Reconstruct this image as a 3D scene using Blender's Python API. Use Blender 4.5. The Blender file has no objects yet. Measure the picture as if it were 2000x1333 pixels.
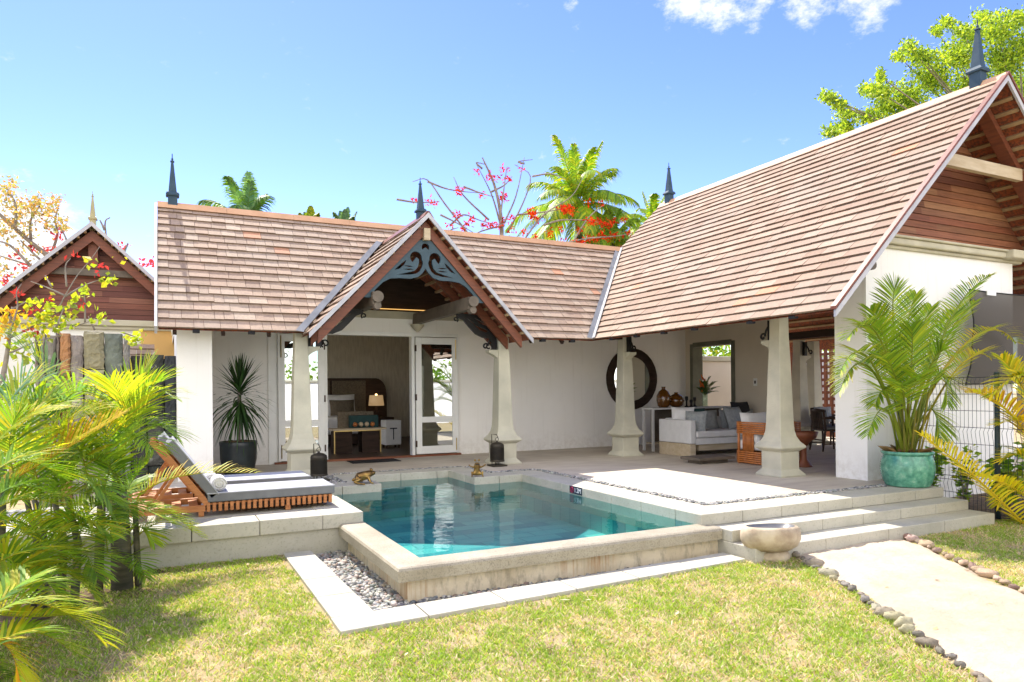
import bpy, math, random
import numpy as np
from mathutils import Vector, Matrix
R = math.radians
rnd = random.Random(7)
SC = bpy.context.scene
COL = SC.collection

# ------------------------------------------------------------------ camera
FO, CY, YAW, ROL, HC = 1368.0, 761.6, 0.4621, -0.0095, 1.28
_f = Vector((math.sin(YAW), math.cos(YAW), 0))
_r0 = Vector((math.cos(YAW), -math.sin(YAW), 0)); _u0 = Vector((0, 0, 1))
_r = _r0*math.cos(ROL) + _u0*math.sin(ROL)
_u = -_r0*math.sin(ROL) + _u0*math.cos(ROL)
CAM = Vector((0, 0, HC))
cd = bpy.data.cameras.new('camera'); cam = bpy.data.objects.new('camera', cd); COL.objects.link(cam)
cam.matrix_world = Matrix(((_r.x, _u.x, -_f.x, 0), (_r.y, _u.y, -_f.y, 0), (_r.z, _u.z, -_f.z, HC), (0, 0, 0, 1)))
cd.sensor_width = 36; cd.lens = 36*FO/2000; cd.shift_y = (CY-666.5)/2000
cd.clip_start = 0.05; cd.clip_end = 2000
SC.camera = cam
def ray(x, y): return _r*((x-1000)/FO) - _u*((y-CY)/FO) + _f
def at(x, y, Y):                       # photo pixel -> point of the vertical plane Y
    d = ray(x, y); return CAM + d*(Y/d.y)
def atx(x, y, X):
    d = ray(x, y); return CAM + d*(X/d.x)
def atz(x, y, z):
    d = ray(x, y); return CAM + d*((z-HC)/d.z)

# ------------------------------------------------------------------ materials
def mat(name, build):
    m = bpy.data.materials.new(name); m.use_nodes = True
    nt = m.node_tree; nt.nodes.clear()
    out = nt.nodes.new('ShaderNodeOutputMaterial')
    sh = build(nt); nt.links.new(sh, out.inputs['Surface'])
    return m
def N(nt, t, **kw):
    n = nt.nodes.new(t)
    for k, v in kw.items(): setattr(n, k, v)
    return n
def setin(n, **kw):
    for k, v in kw.items(): n.inputs[k].default_value = v
def c4(c): return (c[0], c[1], c[2], 1)
def coords(nt, scale=(1, 1, 1)):
    tc = N(nt, 'ShaderNodeTexCoord'); mp = N(nt, 'ShaderNodeMapping')
    mp.inputs['Scale'].default_value = scale
    nt.links.new(tc.outputs['Object'], mp.inputs['Vector']); return mp.outputs[0]
def noise(nt, vec, scale, detail=5, rough=.55):
    n = N(nt, 'ShaderNodeTexNoise'); setin(n, Scale=scale, Detail=detail, Roughness=rough)
    nt.links.new(vec, n.inputs['Vector']); return n.outputs['Fac']
def ramp(nt, fac, stops):
    r = N(nt, 'ShaderNodeValToRGB'); e = r.color_ramp.elements
    while len(e) < len(stops): e.new(.5)
    for i, (p, c) in enumerate(stops): e[i].position = p; e[i].color = c4(c)
    nt.links.new(fac, r.inputs[0]); return r.outputs[0]
def mix(nt, a, b, fac, mode='MIX'):
    m = N(nt, 'ShaderNodeMix', data_type='RGBA', blend_type=mode)
    for s, v in ((m.inputs[6], a), (m.inputs[7], b), (m.inputs[0], fac)):
        if hasattr(v, 'is_linked'): nt.links.new(v, s)
        elif isinstance(v, (int, float)): s.default_value = v
        else: s.default_value = c4(v)
    return m.outputs[2]
def bump(nt, h, strength=.3, dist=.01):
    b = N(nt, 'ShaderNodeBump'); setin(b, Strength=strength, Distance=dist)
    nt.links.new(h, b.inputs['Height']); return b.outputs[0]
def bsdf(nt, color, rough=.6, normal=None, metal=0, spec=.4):
    p = N(nt, 'ShaderNodeBsdfPrincipled')
    if hasattr(color, 'is_linked'): nt.links.new(color, p.inputs['Base Color'])
    else: p.inputs['Base Color'].default_value = c4(color)
    if hasattr(rough, 'is_linked'): nt.links.new(rough, p.inputs['Roughness'])
    else: p.inputs['Roughness'].default_value = rough
    p.inputs['Metallic'].default_value = metal; p.inputs['Specular IOR Level'].default_value = spec
    if normal is not None: nt.links.new(normal, p.inputs['Normal'])
    return p.outputs[0]
def tint(nt):
    a = N(nt, 'ShaderNodeAttribute', attribute_name='tint'); return a.outputs['Color']
def simple(name, c, c2=None, scale=3, rough=.6, bs=.2, bscale=40, stretch=(1, 1, 1), metal=0, bd=.01, spec=.4, pos=(.35, .65)):
    c2 = c2 or tuple(x*.75 for x in c)
    def b(nt):
        v = coords(nt, stretch)
        col = ramp(nt, noise(nt, v, scale), [(pos[0], c2), (pos[1], c)])
        return bsdf(nt, col, rough, bump(nt, noise(nt, v, bscale, 4), bs, bd) if bs else None, metal, spec)
    return mat(name, b)
def tinted(name, rough=.7, scale=6, amt=.35, bs=.4, bscale=60, stretch=(1, 1, 1), spec=.3, bd=.004):
    def b(nt):
        v = coords(nt, stretch)
        n = ramp(nt, noise(nt, v, scale, 6), [(.25, (1-amt,)*3), (.75, (1+amt*.4,)*3)])
        col = mix(nt, tint(nt), n, 1.0, 'MULTIPLY')
        return bsdf(nt, col, rough, bump(nt, noise(nt, v, bscale, 4), bs, bd), 0, spec)
    return mat(name, b)
def leafmat(name, trans=.45, rough=.45, spec=.35):
    def b(nt):
        c = tint(nt)
        p = bsdf(nt, c, rough, None, 0, spec)
        t = N(nt, 'ShaderNodeBsdfTranslucent')
        tc = mix(nt, c, (1.45, 1.35, .55), 1.0, 'MULTIPLY'); nt.links.new(tc, t.inputs['Color'])
        m = N(nt, 'ShaderNodeMixShader'); m.inputs[0].default_value = trans
        nt.links.new(p, m.inputs[1]); nt.links.new(t.outputs[0], m.inputs[2]); return m.outputs[0]
    return mat(name, b)
M = {}
def _shingle(nt):
    v = coords(nt)
    n = ramp(nt, noise(nt, coords(nt, (6, 6, 1.5)), 5, 7, .65), [(.25, (.70, .70, .70)), (.75, (1.10, 1.10, 1.10))])
    c = mix(nt, tint(nt), n, 1.0, 'MULTIPLY')
    w_ = ramp(nt, noise(nt, v, .9, 8, .65), [(.42, (0, 0, 0)), (.68, (.35, .35, .35))])
    c = mix(nt, c, (.27, .235, .195), w_)
    li = ramp(nt, noise(nt, v, 16, 5, .7), [(.64, (0, 0, 0)), (.74, (.5, .5, .5))])
    c = mix(nt, c, (.16, .12, .095), li)
    return bsdf(nt, c, .85, bump(nt, noise(nt, coords(nt, (8, 8, 2)), 30, 4), .5, .004), 0, .25)
M['shingle'] = mat('cedar shingle', _shingle)
M['board'] = tinted('stained board', .55, 3, .45, .3, 20, (.6, 4, 14))
M['leaf'] = leafmat('leaf', .5)
M['grass'] = leafmat('grass blade', .4, .6)
M['petal'] = leafmat('petal', .35, .9, .04)
def plaster(name, c, c2):
    def b(nt):
        v = coords(nt)
        col = ramp(nt, noise(nt, v, 1.3, 8, .6), [(.3, c2), (.7, c)])
        sx = N(nt, 'ShaderNodeSeparateXYZ'); nt.links.new(v, sx.inputs[0])
        lo = N(nt, 'ShaderNodeMapRange'); nt.links.new(sx.outputs['Z'], lo.inputs[0]); setin(lo, **{'From Min': .45, 'From Max': -.05, 'To Min': 0.0, 'To Max': .45})
        sp = ramp(nt, noise(nt, v, 9, 7, .7), [(.42, (0, 0, 0)), (.62, (1, 1, 1))])
        m_ = N(nt, 'ShaderNodeMath', operation='MULTIPLY'); nt.links.new(lo.outputs[0], m_.inputs[0]); nt.links.new(sp, m_.inputs[1])
        col = mix(nt, col, (.50, .45, .37), m_.outputs[0])
        dr = ramp(nt, noise(nt, coords(nt, (14, 14, .7)), 1.0, 5), [(.56, (0, 0, 0)), (.75, (.22, .22, .22))])
        col = mix(nt, col, (.55, .51, .43), dr)
        return bsdf(nt, col, .8, bump(nt, noise(nt, v, 25, 5), .18, .01))
    return mat(name, b)
M['white'] = plaster('white plaster', (.87, .86, .83), (.82, .81, .78))
M['veranda'] = plaster('warm verandah plaster', (.88, .86, .81), (.83, .81, .76))
M['cream'] = simple('cream plaster', (.66, .585, .47), (.61, .54, .43), 1.2, .8, .15, 25)
M['ochre'] = simple('ochre plaster', (.72, .45, .17), (.66, .41, .15), 1.2, .8, .15, 25)
M['taupe'] = simple('taupe plaster', (.30, .275, .24), (.27, .25, .22), 1.2, .8, .1, 25)
M['trim'] = simple('painted trim', (.82, .82, .78), (.76, .76, .72), 4, .4, .05)
M['greentrim'] = simple('olive painted frame', (.16, .16, .11), None, 4, .5, .05)
M['stonecol'] = simple('cast stone', (.55, .525, .41), (.40, .385, .305), 2.2, .8, .3, 50, pos=(.3, .7))
M['cornice'] = simple('cornice stone', (.52, .48, .36), (.42, .39, .29), 3, .8, .3, 50)
M['ridge'] = simple('terracotta ridge', (.62, .37, .21), (.52, .30, .16), 3, .65, .2, 30, (1, 1, 1))
M['greytrim'] = simple('zinc trim', (.47, .47, .50), (.38, .38, .41), 4, .5, .1)
M['flash'] = simple('lead flashing', (.30, .31, .32), (.23, .24, .25), 5, .6, .1, 20)
M['finial'] = simple('slate blue paint', (.045, .078, .11), (.032, .06, .09), 6, .6, .05, spec=.2)
M['fret'] = simple('blue fretwork paint', (.042, .082, .108), (.03, .06, .08), 6, .5, .05)
M['iron'] = simple('black iron', (.014, .014, .016), (.02, .018, .016), 12, .45, .2, 60, metal=.4)
M['soffit'] = simple('red shingle underside', (.36, .09, .035), (.13, .05, .03), 9, .8, .3, 30, (3, 3, 3), pos=(.4, .62))
M['rafter'] = simple('mahogany rafter', (.20, .062, .03), (.13, .042, .022), 4, .5, .15, 20, (1, 1, 8))
M['batten'] = simple('pale batten', (.42, .29, .16), (.30, .19, .10), 5, .7, .2)
M['darkwood'] = simple('dark wood', (.05, .03, .022), (.03, .02, .015), 3, .75, .15, 30, (1, 1, 6), spec=.15)
M['greybeam'] = simple('weathered beam', (.155, .125, .095), (.10, .082, .062), 4, .7, .2)
M['palebeam'] = simple('pale timber', (.52, .43, .30), (.43, .34, .22), 3, .7, .2, 20, (1, 6, 6))
M['teak'] = simple('teak', (.46, .185, .06), (.33, .12, .035), 4, .5, .15, 30, (1, 3, 10))
M['rattan'] = simple('rattan cane', (.52, .19, .05), (.36, .115, .03), 14, .35, .15, 40)
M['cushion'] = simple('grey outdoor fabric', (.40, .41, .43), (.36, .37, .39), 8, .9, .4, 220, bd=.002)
M['cushside'] = simple('charcoal and side-shade fabric', (.17, .175, .18), (.14, .145, .15), 8, .9, .4, 220, bd=.002)  # dark chair fabric; on the lounger cushions it paints the shade of the sides
M['fabric'] = simple('pale sofa fabric', (.66, .655, .645), (.60, .595, .585), 8, .9, .3, 200, bd=.002)
M['white_fabric'] = simple('white linen', (.80, .79, .77), (.74, .73, .71), 8, .9, .3, 100, bd=.003)
M['teal_fabric'] = simple('teal velvet', (.02, .06, .06), None, 8, .8, .2, 150)
M['black_fabric'] = simple('black fabric', (.02, .02, .025), None, 8, .8, .2, 150)
M['grey_fabric'] = simple('silver fabric', (.36, .38, .38), (.26, .28, .29), 22, .8, .2, 100)
M['brown_fabric'] = simple('woven brown fabric', (.20, .16, .11), (.10, .08, .055), 45, .9, .2, 100)
M['blue_fabric'] = simple('blue fabric', (.09, .14, .33), None, 8, .8, .2, 150)
M['towel'] = simple('white towel', (.78, .77, .74), (.62, .61, .58), 30, .95, .8, 120)
M['wall_paper'] = simple('taupe wall covering', (.58, .53, .44), (.46, .415, .34), 4, .8, .3, 12, (5, 5, .9))
M['walnut'] = simple('walnut', (.075, .045, .03), (.045, .028, .02), 3, .6, .1, 30, (1, 1, 6), spec=.2)
M['floorwood'] = simple('timber floor', (.085, .055, .042), (.055, .036, .028), 3, .45, .1, 30, (6, 1, 1))
M['sill'] = simple('red hardwood sill', (.22, .07, .03), None, 4, .5, .1)
M['bronze'] = simple('gilded bronze', (.42, .27, .08), (.16, .09, .03), 9, .38, .3, 40, metal=.85)
M['brass'] = simple('brass', (.5, .36, .14), None, 6, .35, 0, metal=.9)
M['lantern'] = simple('antique pierced iron', (.055, .045, .03), (.03, .026, .02), 20, .5, .4, 60, metal=.5)
M['black'] = simple('black rubber', (.018, .018, .022), None, 20, .85, .5, 150)
M['darkpot'] = simple('dark green glazed pot', (.022, .03, .032), (.014, .018, .02), 6, .35, .1)
M['soil'] = simple('bark mulch', (.17, .11, .06), (.07, .045, .025), 14, .95, 1, 30, bd=.03)
M['pebble'] = tinted('pebble', .6, 30, .25, .2, 80)
M['fencegreen'] = simple('dark green powder coat', (.02, .04, .05), None, 6, .45, 0)
M['wire'] = simple('fence wire', (.018, .026, .03), None, 6, .5, 0)
M['trunk'] = simple('palm trunk', (.16, .14, .10), (.07, .075, .055), 5, .85, .5, 20, (1, 1, 5), bd=.02)
M['bark'] = simple('grey bark', (.30, .26, .22), (.17, .145, .12), 8, .9, .5, 20)
M['amber'] = mat('amber glass', lambda nt: (lambda p: p.outputs[0])((lambda p: (p.inputs['Base Color'].__setattr__('default_value', (.12, .045, .006, 1)), p.inputs['Roughness'].__setattr__('default_value', .08), p.inputs['Coat Weight'].__setattr__('default_value', .6), p)[-1])(N(nt, 'ShaderNodeBsdfPrincipled'))))
M['red_paint'] = simple('red sign ink', (.45, .03, .08), None, 10, .5, 0)
M['navy'] = simple('navy sign', (.012, .03, .06), None, 10, .4, 0)
M['signwhite'] = simple('white sign ink', (.8, .82, .84), (.78, .8, .82), 10, .5, 0)
def _glass(nt):
    g = N(nt, 'ShaderNodeBsdfGlossy'); setin(g, Roughness=.01, Color=(.93, .97, .95, 1))
    d = N(nt, 'ShaderNodeBsdfTransparent'); setin(d, Color=(.35, .38, .36, 1))
    m = N(nt, 'ShaderNodeMixShader'); m.inputs[0].default_value = .55
    nt.links.new(d.outputs[0], m.inputs[1]); nt.links.new(g.outputs[0], m.inputs[2]); return m.outputs[0]
M['glass'] = mat('door glass', _glass)
def _mirror(nt):
    g = N(nt, 'ShaderNodeBsdfGlossy'); setin(g, Roughness=.005, Color=(.9, .92, .9, 1)); return g.outputs[0]
M['mirror'] = mat('mirror glass', _mirror)
def _clear(nt):
    g = N(nt, 'ShaderNodeBsdfGlossy'); setin(g, Roughness=.02)
    d = N(nt, 'ShaderNodeBsdfTransparent'); setin(d, Color=(.85, .93, .88, 1))
    m = N(nt, 'ShaderNodeMixShader'); m.inputs[0].default_value = .12
    nt.links.new(d.outputs[0], m.inputs[1]); nt.links.new(g.outputs[0], m.inputs[2]); return m.outputs[0]
M['clear'] = mat('clear glass', _clear)
def _screen(nt):
    p = bsdf(nt, (.075, .065, .055), .8)
    d = N(nt, 'ShaderNodeBsdfTransparent')
    m = N(nt, 'ShaderNodeMixShader'); m.inputs[0].default_value = .90
    nt.links.new(d.outputs[0], m.inputs[1]); nt.links.new(p, m.inputs[2]); return m.outputs[0]
M['screen'] = mat('shade netting', _screen)
def _water(nt):
    v = coords(nt, (1, 1, 1))
    nb = bump(nt, noise(nt, v, 6.5, 3, .45), .075, .04)
    g = N(nt, 'ShaderNodeBsdfGlossy'); setin(g, Roughness=.008, Color=(1, 1, 1, 1)); nt.links.new(nb, g.inputs['Normal'])
    d = N(nt, 'ShaderNodeBsdfTransparent'); setin(d, Color=(.52, .87, .88, 1))
    fr = N(nt, 'ShaderNodeFresnel'); setin(fr, IOR=1.20); nt.links.new(nb, fr.inputs['Normal'])
    m = N(nt, 'ShaderNodeMixShader'); nt.links.new(fr.outputs[0], m.inputs[0])
    nt.links.new(d.outputs[0], m.inputs[1]); nt.links.new(g.outputs[0], m.inputs[2]); return m.outputs[0]
M['water'] = mat('pool water', _water)
def _tiles(nt):
    v = coords(nt)
    br = N(nt, 'ShaderNodeTexBrick', offset=.5)
    setin(br, Scale=1.0, **{'Color1': (.24, .51, .46, 1), 'Color2': (.05, .25, .29, 1), 'Mortar': (.05, .24, .26, 1), 'Mortar Size': .008, 'Brick Width': .5, 'Row Height': .25})
    nt.links.new(v, br.inputs['Vector'])
    n = ramp(nt, noise(nt, v, 2.2, 6), [(.3, (.72, .9, .9)), (.7, (1.15, 1.05, 1.0))])
    return bsdf(nt, mix(nt, br.outputs['Color'], n, 1.0, 'MULTIPLY'), .5)
M['tiles'] = mat('green slate pool tile', _tiles)
def _paving(nt):
    v = coords(nt)
    n1 = noise(nt, v, .9, 8, .6); v2 = coords(nt, (1, 5, 1)); n2 = noise(nt, v2, 1.3, 6)
    c = ramp(nt, n1, [(.3, (.43, .37, .29)), (.55, (.53, .475, .385)), (.75, (.60, .545, .46))])
    c = mix(nt, c, (.36, .30, .245), ramp(nt, n2, [(.48, (0, 0, 0)), (.72, (.75, .75, .75))]))
    return bsdf(nt, c, .72, bump(nt, noise(nt, v, 60, 4), .15, .004))
M['paving'] = mat('washed terrace screed', _paving)
def _coping(nt):
    v = coords(nt)
    c = ramp(nt, noise(nt, v, 1.6, 8, .65), [(.3, (.35, .335, .265)), (.7, (.50, .475, .39))])
    c = mix(nt, c, (.22, .22, .17), ramp(nt, noise(nt, v, 45, 3), [(.55, (0, 0, 0)), (.75, (.6, .6, .6))]))
    return bsdf(nt, c, .8, bump(nt, noise(nt, v, 90, 4), .3, .004))
M['coping'] = mat('coping stone', _coping)
def _rim(nt):
    v = coords(nt)
    c = ramp(nt, noise(nt, v, 2.0, 8, .65), [(.3, (.26, .225, .155)), (.7, (.43, .385, .29))])
    c = mix(nt, c, (.13, .11, .075), ramp(nt, noise(nt, v, 90, 3), [(.5, (0, 0, 0)), (.7, (.7, .7, .7))]))
    return bsdf(nt, c, .55, bump(nt, noise(nt, v, 110, 4), .5, .006))
M['rim'] = mat('washed aggregate rim', _rim)
def _stain(nt):
    v = coords(nt); s = coords(nt, (34, 34, 2))
    c = ramp(nt, noise(nt, v, 2.5, 7, .6), [(.3, (.50, .41, .26)), (.7, (.70, .61, .44))])
    st = ramp(nt, noise(nt, s, 1.0, 5), [(.46, (0, 0, 0)), (.6, (.75, .75, .75))])
    big = ramp(nt, noise(nt, v, .8, 3), [(.45, (0, 0, 0)), (.62, (1, 1, 1))])
    m1 = mix(nt, c, (.36, .15, .04), mix(nt, (0, 0, 0), st, big))
    dk = ramp(nt, noise(nt, coords(nt, (16, 16, 6)), 1.0, 7, .7), [(.48, (0, 0, 0)), (.68, (.5, .5, .5))])
    m2 = mix(nt, m1, (.06, .055, .04), mix(nt, dk, (0, 0, 0), big))
    return bsdf(nt, m2, .75, bump(nt, noise(nt, v, 60, 4), .4, .006))
M['stain'] = mat('stained overflow wall', _stain)
def _sand(nt):
    v = coords(nt)
    c = ramp(nt, noise(nt, v, 1.1, 9, .65), [(.3, (.42, .335, .225)), (.55, (.53, .445, .325)), (.75, (.58, .50, .385))])
    c = mix(nt, c, (.36, .26, .16), ramp(nt, noise(nt, coords(nt, (1, 2.4, 1)), 5.5, 9, .75), [(.52, (0, 0, 0)), (.80, (.6, .6, .6))]))
    c = mix(nt, c, (.24, .17, .11), ramp(nt, noise(nt, v, 70, 3, .6), [(.66, (0, 0, 0)), (.76, (.5, .5, .5))]))
    return bsdf(nt, c, .95, bump(nt, noise(nt, v, 22, 8, .75), .8, .03))
M['sand'] = mat('pale sand', _sand)
def _ground(nt):
    v = coords(nt)
    c = ramp(nt, noise(nt, v, 2.5, 9, .7), [(.3, (.22, .17, .085)), (.5, (.37, .29, .16)), (.7, (.30, .30, .07))])
    return bsdf(nt, c, .95, bump(nt, noise(nt, v, 40, 6, .7), .6, .03))
M['ground'] = mat('dry lawn thatch', _ground)
def _basalt(nt):
    v = coords(nt)
    n = ramp(nt, noise(nt, v, 4, 9, .7), [(.3, (.55, .55, .55)), (.7, (1.25, 1.25, 1.25))])
    c = mix(nt, tint(nt), n, 1.0, 'MULTIPLY')
    c = mix(nt, c, (.42, .44, .40), ramp(nt, noise(nt, v, 9, 4), [(.66, (0, 0, 0)), (.74, (.6, .6, .6))]))
    return bsdf(nt, c, .85, bump(nt, noise(nt, v, 12, 8, .7), .8, .03))
M['basalt'] = mat('basalt slab', _basalt)
def _glaze(nt):
    v = coords(nt)
    c = ramp(nt, noise(nt, v, 16, 4), [(.35, (.05, .21, .14)), (.6, (.13, .37, .25)), (.8, (.36, .52, .37))])
    return bsdf(nt, c, .22, bump(nt, noise(nt, v, 30, 4), .2, .01), 0, .6)
M['glaze'] = mat('celadon glaze', _glaze)
def _boulder(nt):
    v = coords(nt)
    c = ramp(nt, noise(nt, v, 5, 7, .6), [(.3, (.27, .20, .13)), (.55, (.47, .39, .27)), (.8, (.57, .50, .38))])
    return bsdf(nt, c, .75, bump(nt, noise(nt, v, 25, 5), .4, .01))
M['boulder'] = mat('river boulder', _boulder)
M['boulder_in'] = simple('polished grey stone', (.17, .17, .17), (.12, .12, .125), 8, .35, .1)
def glow(name, c, s):
    def b(nt):
        e = N(nt, 'ShaderNodeEmission'); setin(e, Strength=s, Color=c4(c)); return e.outputs[0]
    return mat(name, b)
M['ledstrip'] = glow('warm cove light', (1, .55, .16), .45)
M['shade'] = mat('lit lamp shade', lambda nt: (lambda p: (p.inputs['Base Color'].__setattr__('default_value', (.45, .38, .28, 1)), p.inputs['Emission Color'].__setattr__('default_value', (1, .62, .28, 1)), p.inputs['Emission Strength'].__setattr__('default_value', .12), p.outputs[0])[-1])(N(nt, 'ShaderNodeBsdfPrincipled')))
M['bulb'] = glow('bulb', (1, .6, .25), 2.5)

# ------------------------------------------------------------------ mesh builder
def wloc(o):
    v = Vector((0, 0, 0))
    while o: v = v + o.location; o = o.parent
    return v
class MB:
    def __init__(s): s.v = []; s.f = []; s.c = []; s.mi = []; s.cur = 0; s.col = (1, 1, 1)
    def add(s, vs, fs, col=None):
        b = len(s.v); c = col or s.col
        s.v += [tuple(p) for p in vs]; s.c += [c]*len(vs)
        s.f += [tuple(b+i for i in f) for f in fs]; s.mi += [s.cur]*len(fs)
    def quad(s, a, b, c, d, col=None): s.add([a, b, c, d], [(0, 1, 2, 3)], col)
    def hexa(s, p, col=None):           # 4 bottom (ccw) + 4 top
        s.add(p, [(3, 2, 1, 0), (4, 5, 6, 7), (0, 1, 5, 4), (1, 2, 6, 5), (2, 3, 7, 6), (3, 0, 4, 7)], col)
    def box(s, x0, x1, y0, y1, z0, z1, col=None):
        s.hexa([(x0, y0, z0), (x1, y0, z0), (x1, y1, z0), (x0, y1, z0), (x0, y0, z1), (x1, y0, z1), (x1, y1, z1), (x0, y1, z1)], col)
    def bar(s, a, b, w, h, up=(0, 0, 1), col=None):   # rectangular bar a->b
        a = Vector(a); b = Vector(b); t = (b-a).normalized(); up = Vector(up)
        sd = t.cross(up)
        if sd.length < 1e-4: sd = t.cross(Vector((1, 0, 0)))
        sd.normalize(); n = sd.cross(t)
        sd *= w/2; n *= h/2
        s.hexa([a-sd-n, a+sd-n, b+sd-n, b-sd-n, a-sd+n, a+sd+n, b+sd+n, b-sd+n], col)
    def tube(s, path, rad, n=6, col=None, caps=True):
        path = [Vector(p) for p in path]; k = len(path)
        if not isinstance(rad, (list, tuple)): rad = [rad]*k
        vs = []; fs = []; pn = None
        for i, p in enumerate(path):
            t = (path[min(i+1, k-1)] - path[max(i-1, 0)]).normalized()
            if pn is None:
                pn = t.cross(Vector((0, 0, 1)))
                if pn.length < .1: pn = t.cross(Vector((1, 0, 0)))
            pn = (pn - t*pn.dot(t)).normalized(); q = t.cross(pn)
            for j in range(n):
                a = 2*math.pi*j/n; vs.append(p + (pn*math.cos(a)+q*math.sin(a))*rad[i])
        for i in range(k-1):
            for j in range(n):
                j2 = (j+1) % n; fs.append((i*n+j, i*n+j2, (i+1)*n+j2, (i+1)*n+j))
        if caps: fs += [tuple(range(n))[::-1], tuple((k-1)*n+j for j in range(n))]
        s.add(vs, fs, col)
    def lathe(s, prof, c, n=24, col=None, rot=0, sq=False):   # prof: (r,z)
        vs = []; fs = []; k = len(prof)
        for r, z in prof:
            for j in range(n):
                a = 2*math.pi*j/n + rot; vs.append((c[0]+r*math.cos(a), c[1]+r*math.sin(a), c[2]+z))
        for i in range(k-1):
            for j in range(n):
                j2 = (j+1) % n; fs.append((i*n+j, i*n+j2, (i+1)*n+j2, (i+1)*n+j))
        fs += [tuple(range(n))[::-1], tuple((k-1)*n+j for j in range(n))]
        s.add(vs, fs, col)
    def sqprof(s, prof, c, col=None):   # square section, prof: (half width, z)
        s.lathe([(w*math.sqrt(2), z) for w, z in prof], c, 4, col, math.pi/4)
    def blob(s, c, r, n=10, jit=.0, col=None, rg=rnd):
        rx, ry, rz = r if isinstance(r, (tuple, list)) else (r, r, r)
        m = max(4, n//2+1); vs = []; fs = []
        for i in range(m+1):
            th = math.pi*i/m
            for j in range(n):
                a = 2*math.pi*j/n; k = 1+jit*(rg.random()-.5)
                vs.append((c[0]+rx*k*math.sin(th)*math.cos(a), c[1]+ry*k*math.sin(th)*math.sin(a), c[2]-rz*k*math.cos(th)))
        for i in range(m):
            for j in range(n):
                j2 = (j+1) % n; fs.append((i*n+j, i*n+j2, (i+1)*n+j2, (i+1)*n+j))
        s.add(vs, fs, col)
    def cushion(s, c, hx, hy, hz, rotm=None, n=8, puff=.55, col=None):
        vs = []; fs = []
        for sgn in (1, -1):
            b = len(vs)
            for i in range(n+1):
                for j in range(n+1):
                    u = 2*i/n-1; w = 2*j/n-1
                    e = (1-abs(u)**4)*(1-abs(w)**4)
                    pin = 1-.06*(1-abs(u)**2)*abs(w)**3 - .06*(1-abs(w)**2)*abs(u)**3
                    p = Vector((u*hx*pin, w*hy*pin, sgn*hz*(e**.5)))
                    if rotm is not None: p = rotm @ p
                    vs.append(Vector(c)+p)
            for i in range(n):
                for j in range(n):
                    q = (b+i*(n+1)+j, b+(i+1)*(n+1)+j, b+(i+1)*(n+1)+j+1, b+i*(n+1)+j+1)
                    fs.append(q if sgn > 0 else q[::-1])
        s.add(vs, fs, col)
    def build(s, name, m, parent=None, smooth=False, bevel=0, seg=2, autos=False):
        me = bpy.data.meshes.new(name)
        off = wloc(parent) if parent else Vector((0, 0, 0))
        me.from_pydata([(p[0]-off.x, p[1]-off.y, p[2]-off.z) for p in s.v], [], s.f)
        for x in (m if isinstance(m, (list, tuple)) else [m]): me.materials.append(M[x])
        if any(s.mi): me.polygons.foreach_set('material_index', s.mi)
        if any(c != (1, 1, 1) for c in s.c):
            at_ = me.color_attributes.new('tint', 'FLOAT_COLOR', 'POINT')
            at_.data.foreach_set('color', np.array([(c[0], c[1], c[2], 1) for c in s.c], dtype=np.float32).ravel())
        if smooth: me.polygons.foreach_set('use_smooth', [True]*len(s.f))
        me.update()
        o = bpy.data.objects.new(name, me); COL.objects.link(o)
        if parent: o.parent = parent
        if bevel:
            b = o.modifiers.new('bevel', 'BEVEL'); b.width = bevel; b.segments = seg; b.limit_method = 'ANGLE'; b.angle_limit = R(40)
        return o
def tag(o, label=None, cat=None, group=None, kind=None):
    for k, v in (('label', label), ('category', cat), ('group', group), ('kind', kind)):
        if v: o[k] = v
    return o
def thing(name, label, cat, loc, group=None):
    o = bpy.data.objects.new(name, None); COL.objects.link(o); o.location = loc; o.empty_display_size = .2
    return tag(o, label, cat, group)
def copy_tree(o, parent=None):
    c = o.copy(); COL.objects.link(c)
    if parent: c.parent = parent
    for ch in list(o.children): copy_tree(ch, c)
    return c
def plate(name, splines, thick, org, ax, ay, m, parent):   # flat cut-out plate with holes
    cu = bpy.data.curves.new(name, 'CURVE'); cu.dimensions = '2D'; cu.fill_mode = 'BOTH'; cu.extrude = thick/2
    for pts in splines:
        sp = cu.splines.new('POLY'); sp.points.add(len(pts)-1); sp.use_cyclic_u = True
        for i, p in enumerate(pts): sp.points[i].co = (p[0], p[1], 0, 1)
    t = bpy.data.objects.new(name, cu); COL.objects.link(t)
    me = bpy.data.meshes.new_from_object(t.evaluated_get(bpy.context.evaluated_depsgraph_get()))
    bpy.data.objects.remove(t); bpy.data.curves.remove(cu)
    ax = Vector(ax).normalized(); ay = Vector(ay).normalized(); az = ax.cross(ay); off = wloc(parent) if parent else Vector()
    for v in me.vertices: v.co = Vector(org)-off + ax*v.co.x + ay*v.co.y + az*v.co.z
    me.materials.clear(); me.materials.append(M[m]); me.name = name
    o = bpy.data.objects.new(name, me); COL.objects.link(o)
    if parent: o.parent = parent
    return o
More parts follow.
